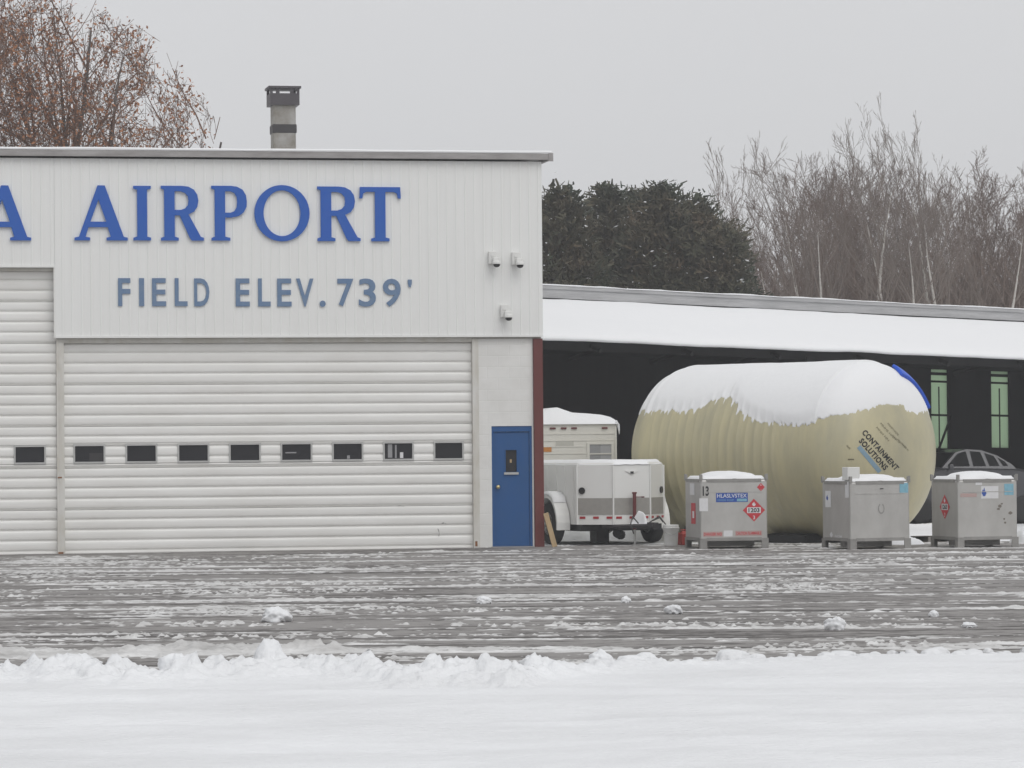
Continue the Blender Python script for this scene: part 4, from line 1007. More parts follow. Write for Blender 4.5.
    b = MB(); b.tube([(.0, -.12, .28), (.0, -.12, .92)], .032, 10); b.tube([(0, -.12, .92), (0, -.12, .95)], .045, 10); b.tube([(.03, -.12, .86), (.14, -.12, .86)], .01, 6); b.tube([(.14, -.12, .86), (.14, -.22, .86)], .014, 6)
    b.build('jack', M['maroon'], t)
    b = MB(); b.tube([(.0, -.12, .02), (0, -.12, .28)], .022, 8); b.box(-.07, .07, -.19, -.05, .0, .02); b.build('jack_foot', M['alu'], t)
    b = MB()
    for sx in (-1, 1): b = MB(); b.tube([(sx * .10, -.5, .4), (sx * .26, -.62, .52), (sx * .34, -.7, .38), (sx * .30, -.75, .22)], .012, 6); b.build('safety_chain', M['dark_metal'], t)
    b = MB(); b.tube([(.05, -.8, .45), (.16, -.85, .50), (.25, -.8, .42)], .012, 6); b.build('light_cable', M['dark_metal'], t)
    n = 15; V = []
    for i in range(n):
        for j in range(n):
            x = (i / (n - 1) - .5) * .30; y = -.16 - .5 * j / (n - 1); ww = .5 * (1 - j / (n - 1) * .75)
            e = max(0, 1 - (2 * i / (n - 1) - 1) ** 2) * max(0, 1 - (2 * j / (n - 1) - 1) ** 4)
            V.append((x * ww * 2, y, .385 + .26 * e ** .9 * max(0, 1 - 1.1 * abs(2 * i / (n - 1) - 1)) ** .6 * (1 - .3 * j / (n - 1))))
    np_mesh('snow', np.array(V), grid_faces(n, n), M['snow_fresh'], tg)
    # roof snow
    n = 40; V = []; 
    for j in range(n):
        y = -.02 + (nd + Ln) * j / (n - 1); hwid = min(hw, cf + (hw - cf) * max(0, y + .0) / nd) * 1.0 if y < nd else hw
        for i in range(n):
            q = 2 * i / (n - 1) - 1; e = min(1 - abs(q), 1) ; edge = min((1 - abs(q)) * hwid, y + .03, nd + Ln - y)
            V.append((q * (hwid - .0), y, zt_ + .015 + .085 * float(sstep(0, .12, np.array(edge))) + .02 * (float(fbm(np.array(q * 3.), np.array(y * 2.), 4)) - .5)))
    np_mesh('snow_cover', np.array(V), grid_faces(n, n), M['snow_fresh'], t)
trailer()

# ================================================================== CAMPER
def camper():
    p0 = at(618, 540, 65.9); psi = R(8)
    # origin at the near right bottom corner of the visible end; body goes to -x and +y
    t = tag(empty('camper', (p0.x, p0.y, 0), psi), 'old cream camper with rounded snow topped roof, behind the low white trailer', 'camper')
    Yc = 65.9; s = Yc / F; zv = lambda v: H + (449.3 - v) * s
    Wd = 2.0; Ln = 4.6; zb = .45; ztp = zv(421)
    def rr(inset=0, rad=.10):
        pts = [(-Wd + inset, zb + inset), (-inset, zb + inset)]
        pts += [(-inset - rad + rad * math.cos(a), ztp - inset - rad + rad * math.sin(a)) for a in np.linspace(0, math.pi / 2, 7)]
        pts += [(-Wd + inset + rad + rad * math.cos(a), ztp - inset - rad + rad * math.sin(a)) for a in np.linspace(math.pi / 2, math.pi, 7)]
        return pts
    b = MB(); a, c = rr(), rr(.03)
    n = len(a); vs = [(x, .03, z) for x, z in a] + [(x, Ln, z) for x, z in a] + [(x, 0, z) for x, z in c]
    b.add(vs, [(i, n + i, n + (i + 1) % n, (i + 1) % n) for i in range(n)] , 0, False)
    b.add(vs, [(2 * n + i, i, (i + 1) % n, 2 * n + (i + 1) % n) for i in range(n)] + [tuple(range(2 * n, 3 * n))[::-1], tuple(range(n, 2 * n))])
    b.build('body', M['camper'], t)
    b = MB()
    for v in (434, 440.5, 446.5, 453.5, 462, 470, 478): b.box(-Wd + .05, -.05, -.010, -.002, zv(v) - .006, zv(v) + .012)
    b.box(-.045, -.02, -.012, .04, zb + .05, zv(427)); b.build('seam', M['camper'], t)
    b = MB(); x0, x1 = -(618 - 590) * s, -(618 - 612) * s; z0, z1 = zv(470), zv(444.5)
    b.box(x0 - .05, x0, -.03, -.001, z0, z1); b.box(x1, x1 + .05, -.03, -.001, z0, z1); b.box(x0 - .05, x1 + .05, -.03, -.001, z1, z1 + .035); b.box(x0 - .05, x1 + .05, -.03, -.001, z0 - .03, z0); b.box(x0, x1, -.028, -.016, zv(454.5), zv(453.3))
    wn = b.build('window', M['camper'], t)
    b = MB(); xm = (x0 + x1) / 2; b.box(x0, xm, -.014, -.001, z0, z1, 0); b.box(xm + .001, x1, -.0135, -.001, z0, z1, 1); b.build('pane', [M['curtain'], mat('pale_blind', (.40, .40, .41), .4)], wn)
    for u in (553, 564, 574.5, 605.5):
        x = -(618 - u) * s; b = MB(); b.box(x - .055, x + .055, -.03, -.001, zv(429), zv(427.2), bev=.006); b.build('marker_light', M['maroon'], t)
    b = MB(); x = -(618 - 548) * s; b.box(x - .12, x + .07, -.008, -.001, zv(451.5), zv(446.8)); b.build('orange_sticker', M['orange'], t)
    b = MB(); b.box(-(618 - 556) * s, -(618 - 574) * s, -.006, -.001, zv(447), zv(441)); b.build('faded_badge', mat('faded_badge', (.52, .51, .46), .5), t)
    # snow on the roof: thick hump at the left, thin lip at the right
    nx_, ny_ = 60, 30; V = []
    us = np.array([-60, 520, 545, 552, 560, 567, 575, 590, 604, 612, 617.5, 620.]); vv = np.array([412, 412, 410, 407.6, 407, 409.5, 412.3, 413.3, 414.6, 416.5, 420, 424.])
    for j in range(ny_):
        y = -.05 + (Ln + .05) * j / (ny_ - 1)
        for i in range(nx_):
            x = -Wd - .03 + (Wd + .06) * i / (nx_ - 1); u = 618 + x / s
            top = zv(float(np.interp(u, us, vv))); k = float(sstep(-.06, .18, np.array(y)))
            base = ztp - .06 if i in (0, nx_ - 1) or j == 0 else ztp + .01
            V.append((x, y, base if (i in (0, nx_ - 1) or j == 0) else base + (top - base) * (.45 + .55 * k) * (1 if y < 1.5 else .9)))
    np_mesh('snow_cover', np.array(V), grid_faces(ny_, nx_), M['snow_fresh'], t)
    b = MB(); b.tube([(-.03, .02, ztp - .02), (.03, .03, ztp - .08), (.045, .03, ztp - .18), (.05, .03, ztp - .26)], [.05, .03, .018, .004], 8); b.build('icicle', M['snow_fresh'], t)
    for x in (-.25, -Wd + .25):
        we = tag(empty('wheel', (x, 2.6, .34))); we.parent = t
        b = MB(); b.lathe([(.2, -.1), (.32, -.09), (.34, -.04), (.34, .04), (.32, .09), (.2, .1)], 24, axis='x'); b.build('tyre', M['tyre'], we)
        b = MB(); b.lathe([(.2, -.09), (.1, -.05), (.002, -.06)], 20, axis='x'); b.lathe([(.2, .09), (.1, .05), (.002, .06)], 20, axis='x'); b.build('rim', M['rim'], we)
    b = MB(); b.box(-Wd + .1, -.1, .1, Ln - .1, .3, zb - .004); b.build('chassis', M['black'], t)
camper()

# ================================================================== BUCKET, CAN, PLANK, PALLET
p = at(671, 546.5, 60.6); 
t = tag(empty('bucket', (p.x, p.y, .005)), 'white plastic bucket standing beside the low white trailer', 'bucket')
b = MB(); b.lathe([(.001, .0), (.112, 0), (.118, .01), (.135, .30), (.146, .31), (.146, .33), (.137, .335), (.141, .345), (.141, .372), (.13, .374), (.128, .33), (.108, .02), (.001, .02)], 28, caps=False); b.build('pail', M['white_plastic'], t)
b = MB(); b.tube([(.15 * math.cos(a), -.10 * math.sin(a) - .03, .33 - .13 * math.sin(a)) for a in np.linspace(0, math.pi, 12)], .004, 5); b.build('handle', M['alu'], t)
p = at(681.5, 546.5, 60.9)
t = tag(empty('fuel_can', (p.x + .05, p.y + .1, .005), R(20)), 'small red fuel can between the white bucket and the steel container', 'fuel can')
b = MB(); b.box(-.09, .09, -.12, .12, 0, .22, bev=.02); b.prism([(-.06, .22), (.06, .22), (.03, .25), (-.03, .25)], 'x', -.05, .05); b.build('body', M['red_can'], t)
b = MB(); b.tube([(-.06, 0, .22), (-.06, 0, .27), (.04, 0, .27), (.04, 0, .25)], .012, 6); b.build('handle', M['red_can'], t)
b = MB(); b.tube([(.05, .06, .22), (.05, .07, .29), (.05, .03, .33)], .018, 8); b.build('spout', M['black'], t)
p = at(551.5, 546.5, 60.55)
b = MB(); b.box(-.045, .045, -.019, .019, 0, .62, bev=.004); o = b.build('plank', M['plank']); o.location = (p.x + .06, p.y + .02, .006); o.rotation_euler = (R(-6), R(-14), R(10))
tag(o, 'short pale plank leaning at the foot of the red oxide column', 'plank')
# snow covered pallet between two containers
p = at(921, 544, 61.6)
t = tag(empty('pallet', (p.x, p.y, .005), R(14)), 'grey pallet under thick snow between the middle and right containers', 'pallet')
b = MB()
for k in range(5): b.box(-.5, .5, -.5 + k * .22, -.36 + k * .22, .11, .135)
for x in (-.48, -.05, .40): b.box(x, x + .08, -.5, .52, .015, .108)
for y in (-.5, 0, .38): b.box(-.5, .5, y, y + .1, 0, .0145)
b.build('deck', M['pallet'], t)
n = 40; g = np.linspace(-.52, .52, n); Xg, Yg = np.meshgrid(g, g); e = np.minimum(.52 - np.abs(Xg), .52 - np.abs(Yg))
np_mesh('snow_cap', np.stack([Xg, Yg, .125 + .20 * sstep(0, .10, e) + .10 * (fbm(Xg * 2.2, Yg * 2.2, 7) - .45) * sstep(0, .2, e)], -1).reshape(-1, 3), grid_faces(n, n), M['snow_fresh'], t)
def drift(u, v, Y, rx, ry, h, seed, label):
    p = at(u, v, Y); n = 44; g = np.linspace(-1, 1, n); X, Yg = np.meshgrid(g, g); d = np.clip(1 - X ** 2 - Yg ** 2, 0, 1)
    z = h * d ** .7 * (.5 + fbm(X * 2.5 + seed, Yg * 2.5, seed)) - .01
    o = np_mesh('snow_drift', np.stack([X * rx, Yg * ry, z], -1).reshape(-1, 3), grid_faces(n, n), M['snow']); o.location = (p.x, p.y, 0)
    tag(o, label, 'snow drift', 'snow drifts by the shed')
drift(575, 542, 66.0, .55, .9, .26, 3, 'low snow drift seen under the left half of the white trailer')
drift(642, 542, 65.6, .75, .9, .30, 4, 'low snow drift seen under the nose of the white trailer')
drift(1030, 545, 60.5, .35, .8, .28, 5, 'snow drift just right of the rightmost steel container')
drift(905, 546, 60.4, .35, .4, .16, 6, 'small heap of snow at the foot of the snowy pallet')
drift(735, 546, 60.6, .3, .3, .14, 8, 'small snow patch under the container marked 13')

# ================================================================== CAR IN THE SHED
def car():
    p = at(961, 520, 76.0)
    t = tag(empty('parked_car', (p.x, p.y, .008), R(14)), 'grey car parked in the dark shed behind the right steel container', 'car')
    # faces -x. side profile in (x, z)
    low = [(-2.0, .35), (-2.05, .62), (-1.95, .92), (-1.2, 1.16), (-.72, 1.26), (1.0, 1.22), (1.65, 1.12), (1.8, .9), (1.8, .45), (1.7, .32)]
    hw = .84
    b = MB(); n = len(low)
    rows = [(-hw, .96, .0), (-hw - .0, 1, 0)]
    def ring(y, sc, dz):
        return [(x * sc, y, .32 + (z - .32) * (1 - dz)) for x, z in low]
    V = ring(-hw, .96, .06) + ring(-hw + .10, 1, 0) + ring(hw - .10, 1, 0) + ring(hw, .96, .06)
    b.add(V, [(k * n + i, k * n + (i + 1) % n, (k + 1) * n + (i + 1) % n, (k + 1) * n + i) for k in range(3) for i in range(n)] + [tuple(range(n))[::-1], tuple(range(3 * n, 4 * n))])
    cab = [(-.74, 1.24), (-.36, 1.58), (-.1, 1.645), (.25, 1.62), (.60, 1.50), (.92, 1.30), (1.0, 1.2)]
    n = len(cab)
    def ring2(y0, y1): return [(x, y0 + (y1 - y0) * (z - 1.2) / .45, z) for x, z in cab]
    V = ring2(-.80, -.60) + ring2(.80, .60)
    b.add(V, [(i, i + 1, n + i + 1, n + i) for i in range(n - 1)] + [tuple(range(n))[::-1], tuple(range(n, 2 * n))])
    b.build('body', M['car'], t)
    def side(x, z, sy, o=.006): return (x, sy * (.80 - .20 * (z - 1.2) / .45 + o), z)
    for sy in (-1, 1):
        for pts in ([(-.62, 1.27), (-.32, 1.55), (-.12, 1.60), (-.08, 1.27)], [(-.0, 1.27), (-.02, 1.60), (.22, 1.58), (.30, 1.27)], [(.38, 1.27), (.31, 1.56), (.52, 1.49), (.62, 1.27)], [(.70, 1.27), (.60, 1.46), (.76, 1.36), (.82, 1.27)]):
            b = MB(); V = [side(x, z, sy) for x, z in pts]; b.add(V, [(0, 1, 2, 3) if sy < 0 else (3, 2, 1, 0)]); b.build('side_window', M['car_glass'], t)
    b = MB(); b.add([(-.735, -.70, 1.265), (-.735, .70, 1.265), (-.40, .58, 1.565), (-.40, -.58, 1.565)], [(0, 1, 2, 3)]); b.build('windscreen', M['car_glass'], t)
    for sy in (-1, 1):
        b = MB(); b.box(-2.06, -1.98, *sorted((sy * .45, sy * .74)), .66, .80, bev=.02); b.build('headlight', M['alu'], t)
        for x in (-1.25, 1.15):
            we = tag(empty('wheel', (x, sy * .78, .31))); we.parent = t
            b = MB(); b.lathe([(.19, -.09), (.29, -.09), (.31, -.05), (.31, .05), (.29, .09), (.19, .09)], 24, axis='x'); b.v = [(y, x_, z) for x_, y, z in b.v]; b.build('tyre', M['tyre'], we)
            b = MB(); b.lathe([(.19, -.08), (.08, -.06), (.002, -.07)], 16, axis='x'); b.lathe([(.19, .08), (.08, .06), (.002, .07)], 16, axis='x'); b.v = [(y, x_, z) for x_, y, z in b.v]; b.build('rim', M['rim'], we)
    b = MB(); b.tube([(-.62, -.84, 1.2), (-.6, -.95, 1.24)], .03, 6); b.box(-.66, -.56, -1.05, -.93, 1.2, 1.32, bev=.02); b.build('mirror', M['car'], t)
car()

# ================================================================== TREES
def bare_tree(seed, height, spread, levels, up_bias, n1, trunk_r, fork=.35, droop=0.0, twigmul=1.0, multi=1, wob=1.0, lean=.2, rmin=.004):
    """returns trunk tubes and branch tubes as (V,F) arrays; tapered, wandering limbs"""
    r2 = random.Random(seed)
    TV, TF, BV, BF, tips = [], [], [], [], []
    def emit(pts, rads, sides, VV, FF):
        b0 = len(VV); k = len(pts)
        for i, p in enumerate(pts):
            t = pts[min(i + 1, k - 1)] - pts[max(i - 1, 0)]
            if t.length < 1e-6: t = Vector((0, 0, 1))
            t.normalize(); a = t.orthogonal().normalized(); c = t.cross(a)
            for j in range(sides):
                q = 2 * math.pi * j / sides; VV.append(p + (a * math.cos(q) + c * math.sin(q)) * rads[i])
        for i in range(k - 1):
            for j in range(sides): FF.append((b0 + i * sides + j, b0 + i * sides + (j + 1) % sides, b0 + (i + 1) * sides + (j + 1) % sides, b0 + (i + 1) * sides + j))
    def grow(p, d, ln, rad, lv):
        ns = [8, 6, 5, 4, 3][min(lv, 4)]; pts = [p.copy()]; rads = [rad]; dirs = [d.copy()]
        for i in range(ns):
            j = (.07, .13, .15, .13, .13)[min(lv, 4)] * wob
            d = d + Vector((r2.gauss(0, j), r2.gauss(0, j), r2.gauss(0, j) + up_bias * (.5 if lv else .2) - droop * (lv > 2)))
            d.normalize(); p = p + d * (ln / ns); pts.append(p.copy()); dirs.append(d.copy())
            rads.append(max(rad * (1 - (i + 1) / ns * (.96 if lv == 0 else .85)), rmin))
        emit(pts, rads, (7, 5, 4, 3, 3)[min(lv, 4)], TV if lv == 0 else BV, TF if lv == 0 else BF)
        if lv >= levels: tips.extend(pts[1:]); return
        cnt = (n1, 7, 6, 4)[min(lv, 3)]; cnt = max(2, int(cnt * (1 if lv == 0 else twigmul) * r2.uniform(.8, 1.2)))
        for c in range(cnt):
            f = (fork if lv == 0 else .2) + (1 - (fork if lv == 0 else .2)) * (c + r2.random()) / cnt
            x = min(f, .999) * ns; i = int(x); q = pts[i].lerp(pts[i + 1], x - i)
            base = dirs[i + 1]; az = r2.uniform(0, 6.283); sd = base.orthogonal().normalized(); sd = Matrix.Rotation(az, 3, base) @ sd
            ang = r2.uniform(.45, .95) * spread * (1 if lv < 2 else .8)
            nd = (base * math.cos(ang) + sd * math.sin(ang)).normalized()
            l2 = ln * ((.52 - .27 * f) if lv == 0 else r2.uniform(.38, .6) * (1.1 - .45 * f))
            grow(q, nd, l2 * r2.uniform(.8, 1.2), max(rads[i] * r2.uniform(.42, .6), rmin * 1.2), lv + 1)
    for k in range(multi):
        dx = (.35 * (2 * k / (multi - 1) - 1) + r2.uniform(-.06, .06)) if multi > 1 else 0
        grow(Vector((dx, r2.uniform(-.2, .2) if multi > 1 else 0, 0)), Vector((dx * lean / .35 + r2.gauss(0, .03), r2.gauss(0, .05) + (r2.uniform(-.3, .3) if multi > 1 else 0), 1)).normalized(), height * (1 if k == multi // 2 else r2.uniform(.8, .98)), trunk_r, 0)
    return TV, TF, BV, BF, tips
def tree_obj(name, data, loc, mt, mc, label, group=None, rz=0, leaves=None, lm=None, seed=1):
    t = tag(empty(name, loc, rz), label, 'tree', group)
    TV, TF, BV, BF, tips = data
    np_mesh('trunk', np.array([p[:] for p in TV]), np.array(TF), mt, t)
    V = np.array([p[:] for p in BV]); Fc = np.array(BF); mi = np.zeros(len(Fc), int)
    mats = [mc]
    if leaves:
        r2 = np.random.default_rng(seed); tp = np.array([p[:] for p in tips]); tp = tp[r2.choice(len(tp), leaves)] + r2.normal(0, .12, (leaves, 3))
        a = r2.normal(0, 1, (leaves, 3)); a /= np.linalg.norm(a, axis=1)[:, None]; c = np.cross(a, r2.normal(0, 1, (leaves, 3))); c /= np.linalg.norm(c, axis=1)[:, None]
        sz = r2.uniform(.022, .052, (leaves, 1)); q = np.stack([tp - a * sz * 1.3, tp + c * sz * .7, tp + a * sz * 1.3, tp - c * sz * .7], 1).reshape(-1, 3)
        f2 = np.arange(len(V), len(V) + 4 * leaves).reshape(-1, 4); V = np.concatenate([V, q]); Fc = np.concatenate([Fc, f2]); mi = np.concatenate([mi, np.ones(leaves, int)]); mats.append(lm)
    np_mesh('crown', V, Fc, mats, t, midx=mi)
    return t
def dup(root, loc, rz, sc, label=None):
    c = root.copy(); COL.objects.link(c); c.location = loc; c.rotation_euler = (0, 0, rz); c.scale = (sc[0], sc[0], sc[1])
    if label: c['label'] = label
    for ch_ in root.children:
        d = ch_.copy(); COL.objects.link(d); d.parent = c
    return c

# leafy brown trees behind the hangar, at the left
def round_crown(data, zc, rx, rz, seed):
    """keep what grows inside a rounded, slightly ragged crown"""
    TV, TF, BV, BF, tips = data; V = np.array([p[:] for p in BV]); Fq = np.array(BF)
    def inside(c):
        q = np.sqrt((c[:, 0] / rx) ** 2 + (c[:, 1] / rx) ** 2 + (np.minimum(c[:, 2] - zc, 1e3) / np.where(c[:, 2] > zc, rz, zc)) ** 2)
        az = np.arctan2(c[:, 2] - zc, c[:, 0]); return q < .88 + .24 * vnoise(az * 5 + 20, c[:, 1] * .8 + 9, seed)
    k = inside(V[Fq].mean(1)); V2, F2 = compact(V, Fq[k]); tp = np.array([p[:] for p in tips]); tp = tp[inside(tp)]
    T = np.array([p[:] for p in TV]); Tq = np.array(TF); c = T[Tq].mean(1); T2, Tq = compact(T, Tq[inside(c) | (c[:, 2] < zc * .45)]); TV, TF = [Vector(p) for p in T2], Tq
    return TV, TF, [Vector(p) for p in V2], F2, [Vector(p) for p in tp]
for (u, Y, hgt, sd_, sp_, mu, lab, zc, rx, rz) in (
    (-16, 84, 15.5, 5, .95, 3, 'tall bare tree with rusty brown leaves at the left end of the hangar roof', 11, 3.0, 4.6),
    (52, 86, 13.6, 8, .95, 3, 'middle bare tree with a few brown leaves above the hangar roof', 10.2, 2.7, 3.6),
    (112, 85, 12.4, 13, 1.0, 4, 'lower spreading bare tree with brown leaves nearest the chimney', 9.3, 2.65, 3.0)):
    d = bare_tree(sd_, hgt, sp_, 4, .12, 14, .17, .22, multi=mu, twigmul=1.1, lean=.26, rmin=.0055)
    d = round_crown(d, zc, rx, rz, sd_); d = ([Vector((p.x, p.y, min(p.z, zc + rz * .8))) for p in d[0]],) + d[1:]
    p = at(u, 450, Y); tree_obj('brown_leaf_tree', d, (p.x, p.y, 0), M['bark'], M['twig_dark'], lab, 'brown leaved trees behind the hangar', 0, 4600, M['leaf_brown'], sd_)

# evergreens behind the shed, beside the hangar
def evergreen(seed, hgt, rad, nclump, loc, label):
    r2 = np.random.default_rng(seed); t = tag(empty('evergreen_tree', loc), label, 'tree', 'evergreens behind the shed')
    b = MB(); b.tube([(0, 0, 0), (.05, .02, hgt * .4), (0, .05, hgt * .9)], [.22, .14, .04], 8)
    cl = []
    lead = [(0, 0, 1.0, .75)] + [(rad * r2.uniform(.35, .6) * math.cos(q), rad * r2.uniform(.35, .6) * math.sin(q), r2.uniform(.78, .98), r2.uniform(.40, .6)) for q in (np.arange(6) * 1.05 + r2.uniform(0, 6))]
    for k in range(nclump):
        lx, ly, lh, lr = lead[0] if r2.random() < .3 else lead[r2.integers(1, 7)]
        h = r2.uniform(.05, 1); az = r2.uniform(0, 2 * math.pi); prof = (1 - h ** 3.2) ** .65
        rr = rad * lr * prof * r2.uniform(.45, 1.05) ** .5; h *= lh
        px_, py_ = lx + rr * math.cos(az), ly + rr * math.sin(az); rr, az = math.hypot(px_, py_), math.atan2(py_, px_)
        cl.append((rr * math.cos(az), rr * math.sin(az), h * hgt, rr, az))
        if k % 9 == 0: b.tube([(0, 0, max(.2, h * hgt - .5)), (rr * math.cos(az) * .9, rr * math.sin(az) * .9, h * hgt)], [.05, .012], 4)
    b.build('trunk', M['bark'], t)
    cl = np.array(cl); per = 66; N = nclump * per
    c = np.repeat(cl, per, 0); dirn = np.stack([np.cos(c[:, 4]), np.sin(c[:, 4]), np.full(N, .35)], 1)
    off = np.clip(r2.normal(0, 1, (N, 3)), -1.7, 1.7) * np.array([.26, .26, .17]); P0 = c[:, :3] + off
    d = dirn + r2.normal(0, .75, (N, 3)) + np.array([0, 0, .25]); d /= np.linalg.norm(d, axis=1)[:, None]
    s_ = np.cross(d, r2.normal(0, 1, (N, 3))); s_ /= np.linalg.norm(s_, axis=1)[:, None]
    ln = r2.uniform(.10, .24, (N, 1)); wd = r2.uniform(.016, .04, (N, 1))
    V = np.stack([P0 - s_ * wd, P0 + s_ * wd, P0 + d * ln + s_ * wd * .5, P0 + d * ln - s_ * wd * .5], 1).reshape(-1, 3)
    Fc = np.arange(4 * N).reshape(-1, 4)
    # a shaded inner mass of older twigs, well inside the outer boughs
    n2 = 9000; k2 = r2.integers(0, nclump, n2); q = cl[k2, :3] * np.stack([r2.uniform(.15, .8, n2)] * 2 + [np.ones(n2)], 1) + np.clip(r2.normal(0, .15, (n2, 3)), -.2, .2); d2 = r2.normal(0, 1, (n2, 3)); d2 /= np.linalg.norm(d2, axis=1)[:, None]
    s2 = np.cross(d2, r2.normal(0, 1, (n2, 3))); s2 /= np.linalg.norm(s2, axis=1)[:, None]
    V2 = np.stack([q - s2 * .05, q + s2 * .05, q + d2 * .3 + s2 * .03, q + d2 * .3 - s2 * .03], 1).reshape(-1, 3)
    V = np.concatenate([V, V2]); Fc = np.arange(len(V)).reshape(-1, 4)
    np_mesh('crown', V, Fc, M['needle'], t, smooth=False)
    # thin snow caught on the outer boughs
    sel = r2.choice(nclump, nclump // 3, replace=False); V = []; Fs = []
    for k in sel:
        x, y, z, rr, az = cl[k]; n = r2.integers(2, 5); q0 = Vector((x * 1.04, y * 1.04, z + .13))
        for i in range(n):
            a = r2.uniform(0, 6.28); L_ = r2.uniform(.05, .18); wv_ = .02; dx, dy, dz = math.cos(a), math.sin(a), r2.uniform(-.3, .5)
            p = q0 + Vector(r2.normal(0, .2, 3)); b0 = len(V)
            V += [p[:], (p + Vector((dx * L_ * .5, dy * L_ * .5, dz * L_ * .5 + wv_)))[:], (p + Vector((dx * L_, dy * L_, dz * L_)))[:], (p + Vector((dx * L_ * .5, dy * L_ * .5, dz * L_ * .5 - wv_)))[:]]; Fs.append((b0, b0 + 1, b0 + 2, b0 + 3))
    np_mesh('snow_flecks', V, Fs, M['snow_fresh'], t, smooth=False)
for i, (u, v, Y, rpx, lab) in enumerate((
    (560, 182, 97, 58, 'dark evergreen tight against the hangar corner'),
    (610, 180, 100, 60, 'dark evergreen second from the hangar corner, with snow flecks'),
    (662, 181, 98, 62, 'dark evergreen in the middle of the clump behind the shed roof'),
    (694, 188, 101, 52, 'dark evergreen right of the middle of the clump'),
    (722, 226, 97, 44, 'shortest dark evergreen at the right end of the clump'),
    (636, 186, 104, 60, 'dark evergreen at the back of the clump, between two nearer ones'))):
    p = at(u, v, Y); s = Y / F; evergreen(31 + i, p.z * .965, rpx * s * 1.12, 560, (p.x, p.y, 0), lab)

# grey-brown wood
WG = 'bare trees in the wood behind the shed'
WL = 'bare grey brown tree in the dense wood behind the shed roof'
protos = []
for i, (sd_, hh, sp_, n1) in enumerate(((101, 12.5, .85, 17), (102, 11.5, .95, 16), (103, 13, .78, 18), (104, 10.5, 1.0, 16))):
    d = bare_tree(sd_, hh, sp_, 4, .15, n1, .13, .16, twigmul=.95, rmin=.0065)
    protos.append((d, max(q.z for q in d[2])))
r2 = random.Random(5)
spots = []
def top_v(u):
    return float(np.interp(u, [730, 760, 800, 850, 880, 920, 960, 1000, 1030, 1080], [200, 172, 148, 148, 135, 145, 142, 158, 165, 170]))
u = 718
while u < 1075:
    for row, Y in enumerate((123, 140)):
        spots.append((u + r2.uniform(-9, 9), Y + r2.uniform(-4, 4), top_v(u) + r2.uniform(-14, 30) + (row == 0) * 18))
    u += 19
roots = [None] * 4
for i, (u, Y, vt) in enumerate(spots):
    k = r2.randrange(4); d, hh = protos[k]; p = at(u, vt, Y); sc = max(.4, p.z / hh)
    if roots[k] is None:
        o = tree_obj('bare_tree', d, (p.x, p.y, 0), M['bark'], M['twig'], WL, WG, r2.uniform(0, 6.28)); o.scale = (sc, sc, sc); roots[k] = o
    else: dup(roots[k], (p.x, p.y, 0), r2.uniform(0, 6.28), (sc * r2.uniform(.85, 1.15), sc))
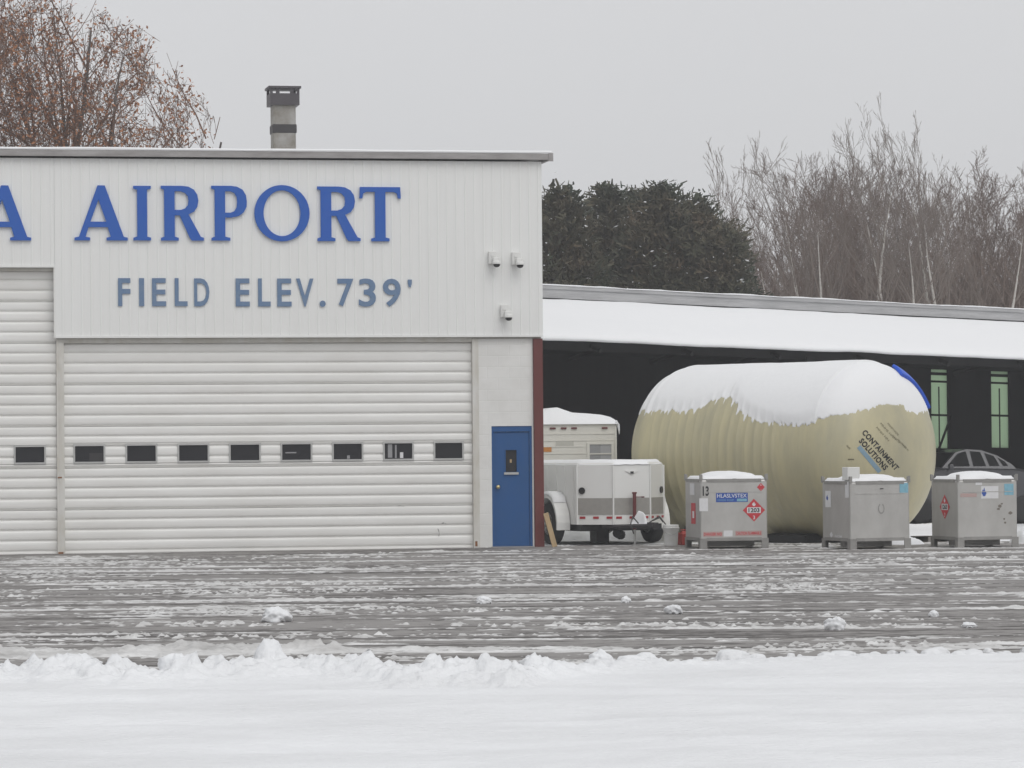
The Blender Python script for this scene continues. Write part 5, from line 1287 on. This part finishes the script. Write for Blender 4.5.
# pale stemmed trees in front
for i, (u, vt, Y, sd_, sp_, lab) in enumerate((
    (693, 134, 118, 201, .5, 'thin bare tree poking up above the dark evergreens'),
    (772, 196, 112, 202, .55, 'slender pale trunked tree leaning just right of the evergreens'),
    (812, 134, 114, 203, .55, 'pale trunked birch left of the tallest pair in the wood'),
    (872, 100, 113, 204, .68, 'tall pale birch with spreading limbs, left of the tallest pair'),
    (930, 92, 115, 205, .5, 'tallest pale birch standing above the whole wood'),
    (955, 150, 112, 206, .6, 'crooked pale trunked tree just right of the tallest birch'),
    (897, 116, 119, 207, .5, 'grey tree between the two tallest birches'),
    (843, 150, 111, 208, .6, 'pale stem right of the birch that leans over the left half of the wood'),
    (990, 168, 111, 209, .6, 'pale stem near the right edge of the wood'),
    (914, 170, 109, 210, .7, 'short pale birch at the foot of the tallest birch'))):
    p = at(u, vt, Y); d = bare_tree(sd_, 12, sp_, 4, .13, 12, .19 if i else .09, .30, twigmul=.85, wob=.75, rmin=.0055)
    kz = p.z / max(q.z for q in d[2])
    tree_obj('birch_tree', d, (p.x, p.y, 0), M['birch'], M['twig_pale'] if i else M['twig'], lab, 'pale birches in front of the wood', r2.uniform(0, 6.28)).scale = (kz, kz, kz)
# distant brush that fills the wood below the crowns
def brush():
    r2 = np.random.default_rng(9); N = 8500
    u = r2.uniform(700, 1090, N); Y = r2.uniform(118, 160, N); X = (u - 512) / F * Y
    z0 = r2.uniform(0, 1, N) ** .8 * np.interp(u, [700, 745, 800, 1090], [3, 6, 8, 8]); ln = r2.uniform(.8, 2.4, N)
    d = np.stack([r2.normal(0, .6, N), r2.normal(0, .6, N), np.ones(N)], 1); d /= np.linalg.norm(d, axis=1)[:, None]
    P0 = np.stack([X, Y, z0], 1); P1 = P0 + d * ln[:, None]; w_ = r2.uniform(.008, .028, N)[:, None]
    s1 = np.array([[1., 0, 0]]) * w_; s2 = np.array([[0, 1., 0]]) * w_; s3 = -(s1 + s2) * .7
    V = np.stack([P0 + s1, P0 + s2, P0 + s3, P1 + s1 * .4, P1 + s2 * .4, P1 + s3 * .4], 1).reshape(-1, 3); b0 = np.arange(N)[:, None] * 6
    Fc = np.concatenate([b0 + np.array([[0, 1, 4, 3]]), b0 + np.array([[1, 2, 5, 4]]), b0 + np.array([[2, 0, 3, 5]])])
    tag(np_mesh('undergrowth', V, Fc, M['brush'], smooth=False), 'grey brown tangle of saplings and brush filling the wood behind the shed', 'undergrowth', kind='stuff')
brush()

# ================================================================== HAZE
HZ = 0.0014
b = MB(); b.box(-160, 160, -70, 250, -1, 19.5)
hm = bpy.data.materials.new('haze'); hm.use_nodes = True; n = hm.node_tree.nodes; n.remove(n['Principled BSDF'])
pv = n.new('ShaderNodeVolumePrincipled'); pv.inputs['Color'].default_value = (.95, .96, .98, 1); pv.inputs['Density'].default_value = HZ; pv.inputs['Anisotropy'].default_value = .2
hm.node_tree.links.new(pv.outputs[0], n['Material Output'].inputs['Volume'])
tag(b.build('haze', hm), 'thin pale winter haze', 'haze', kind='stuff')
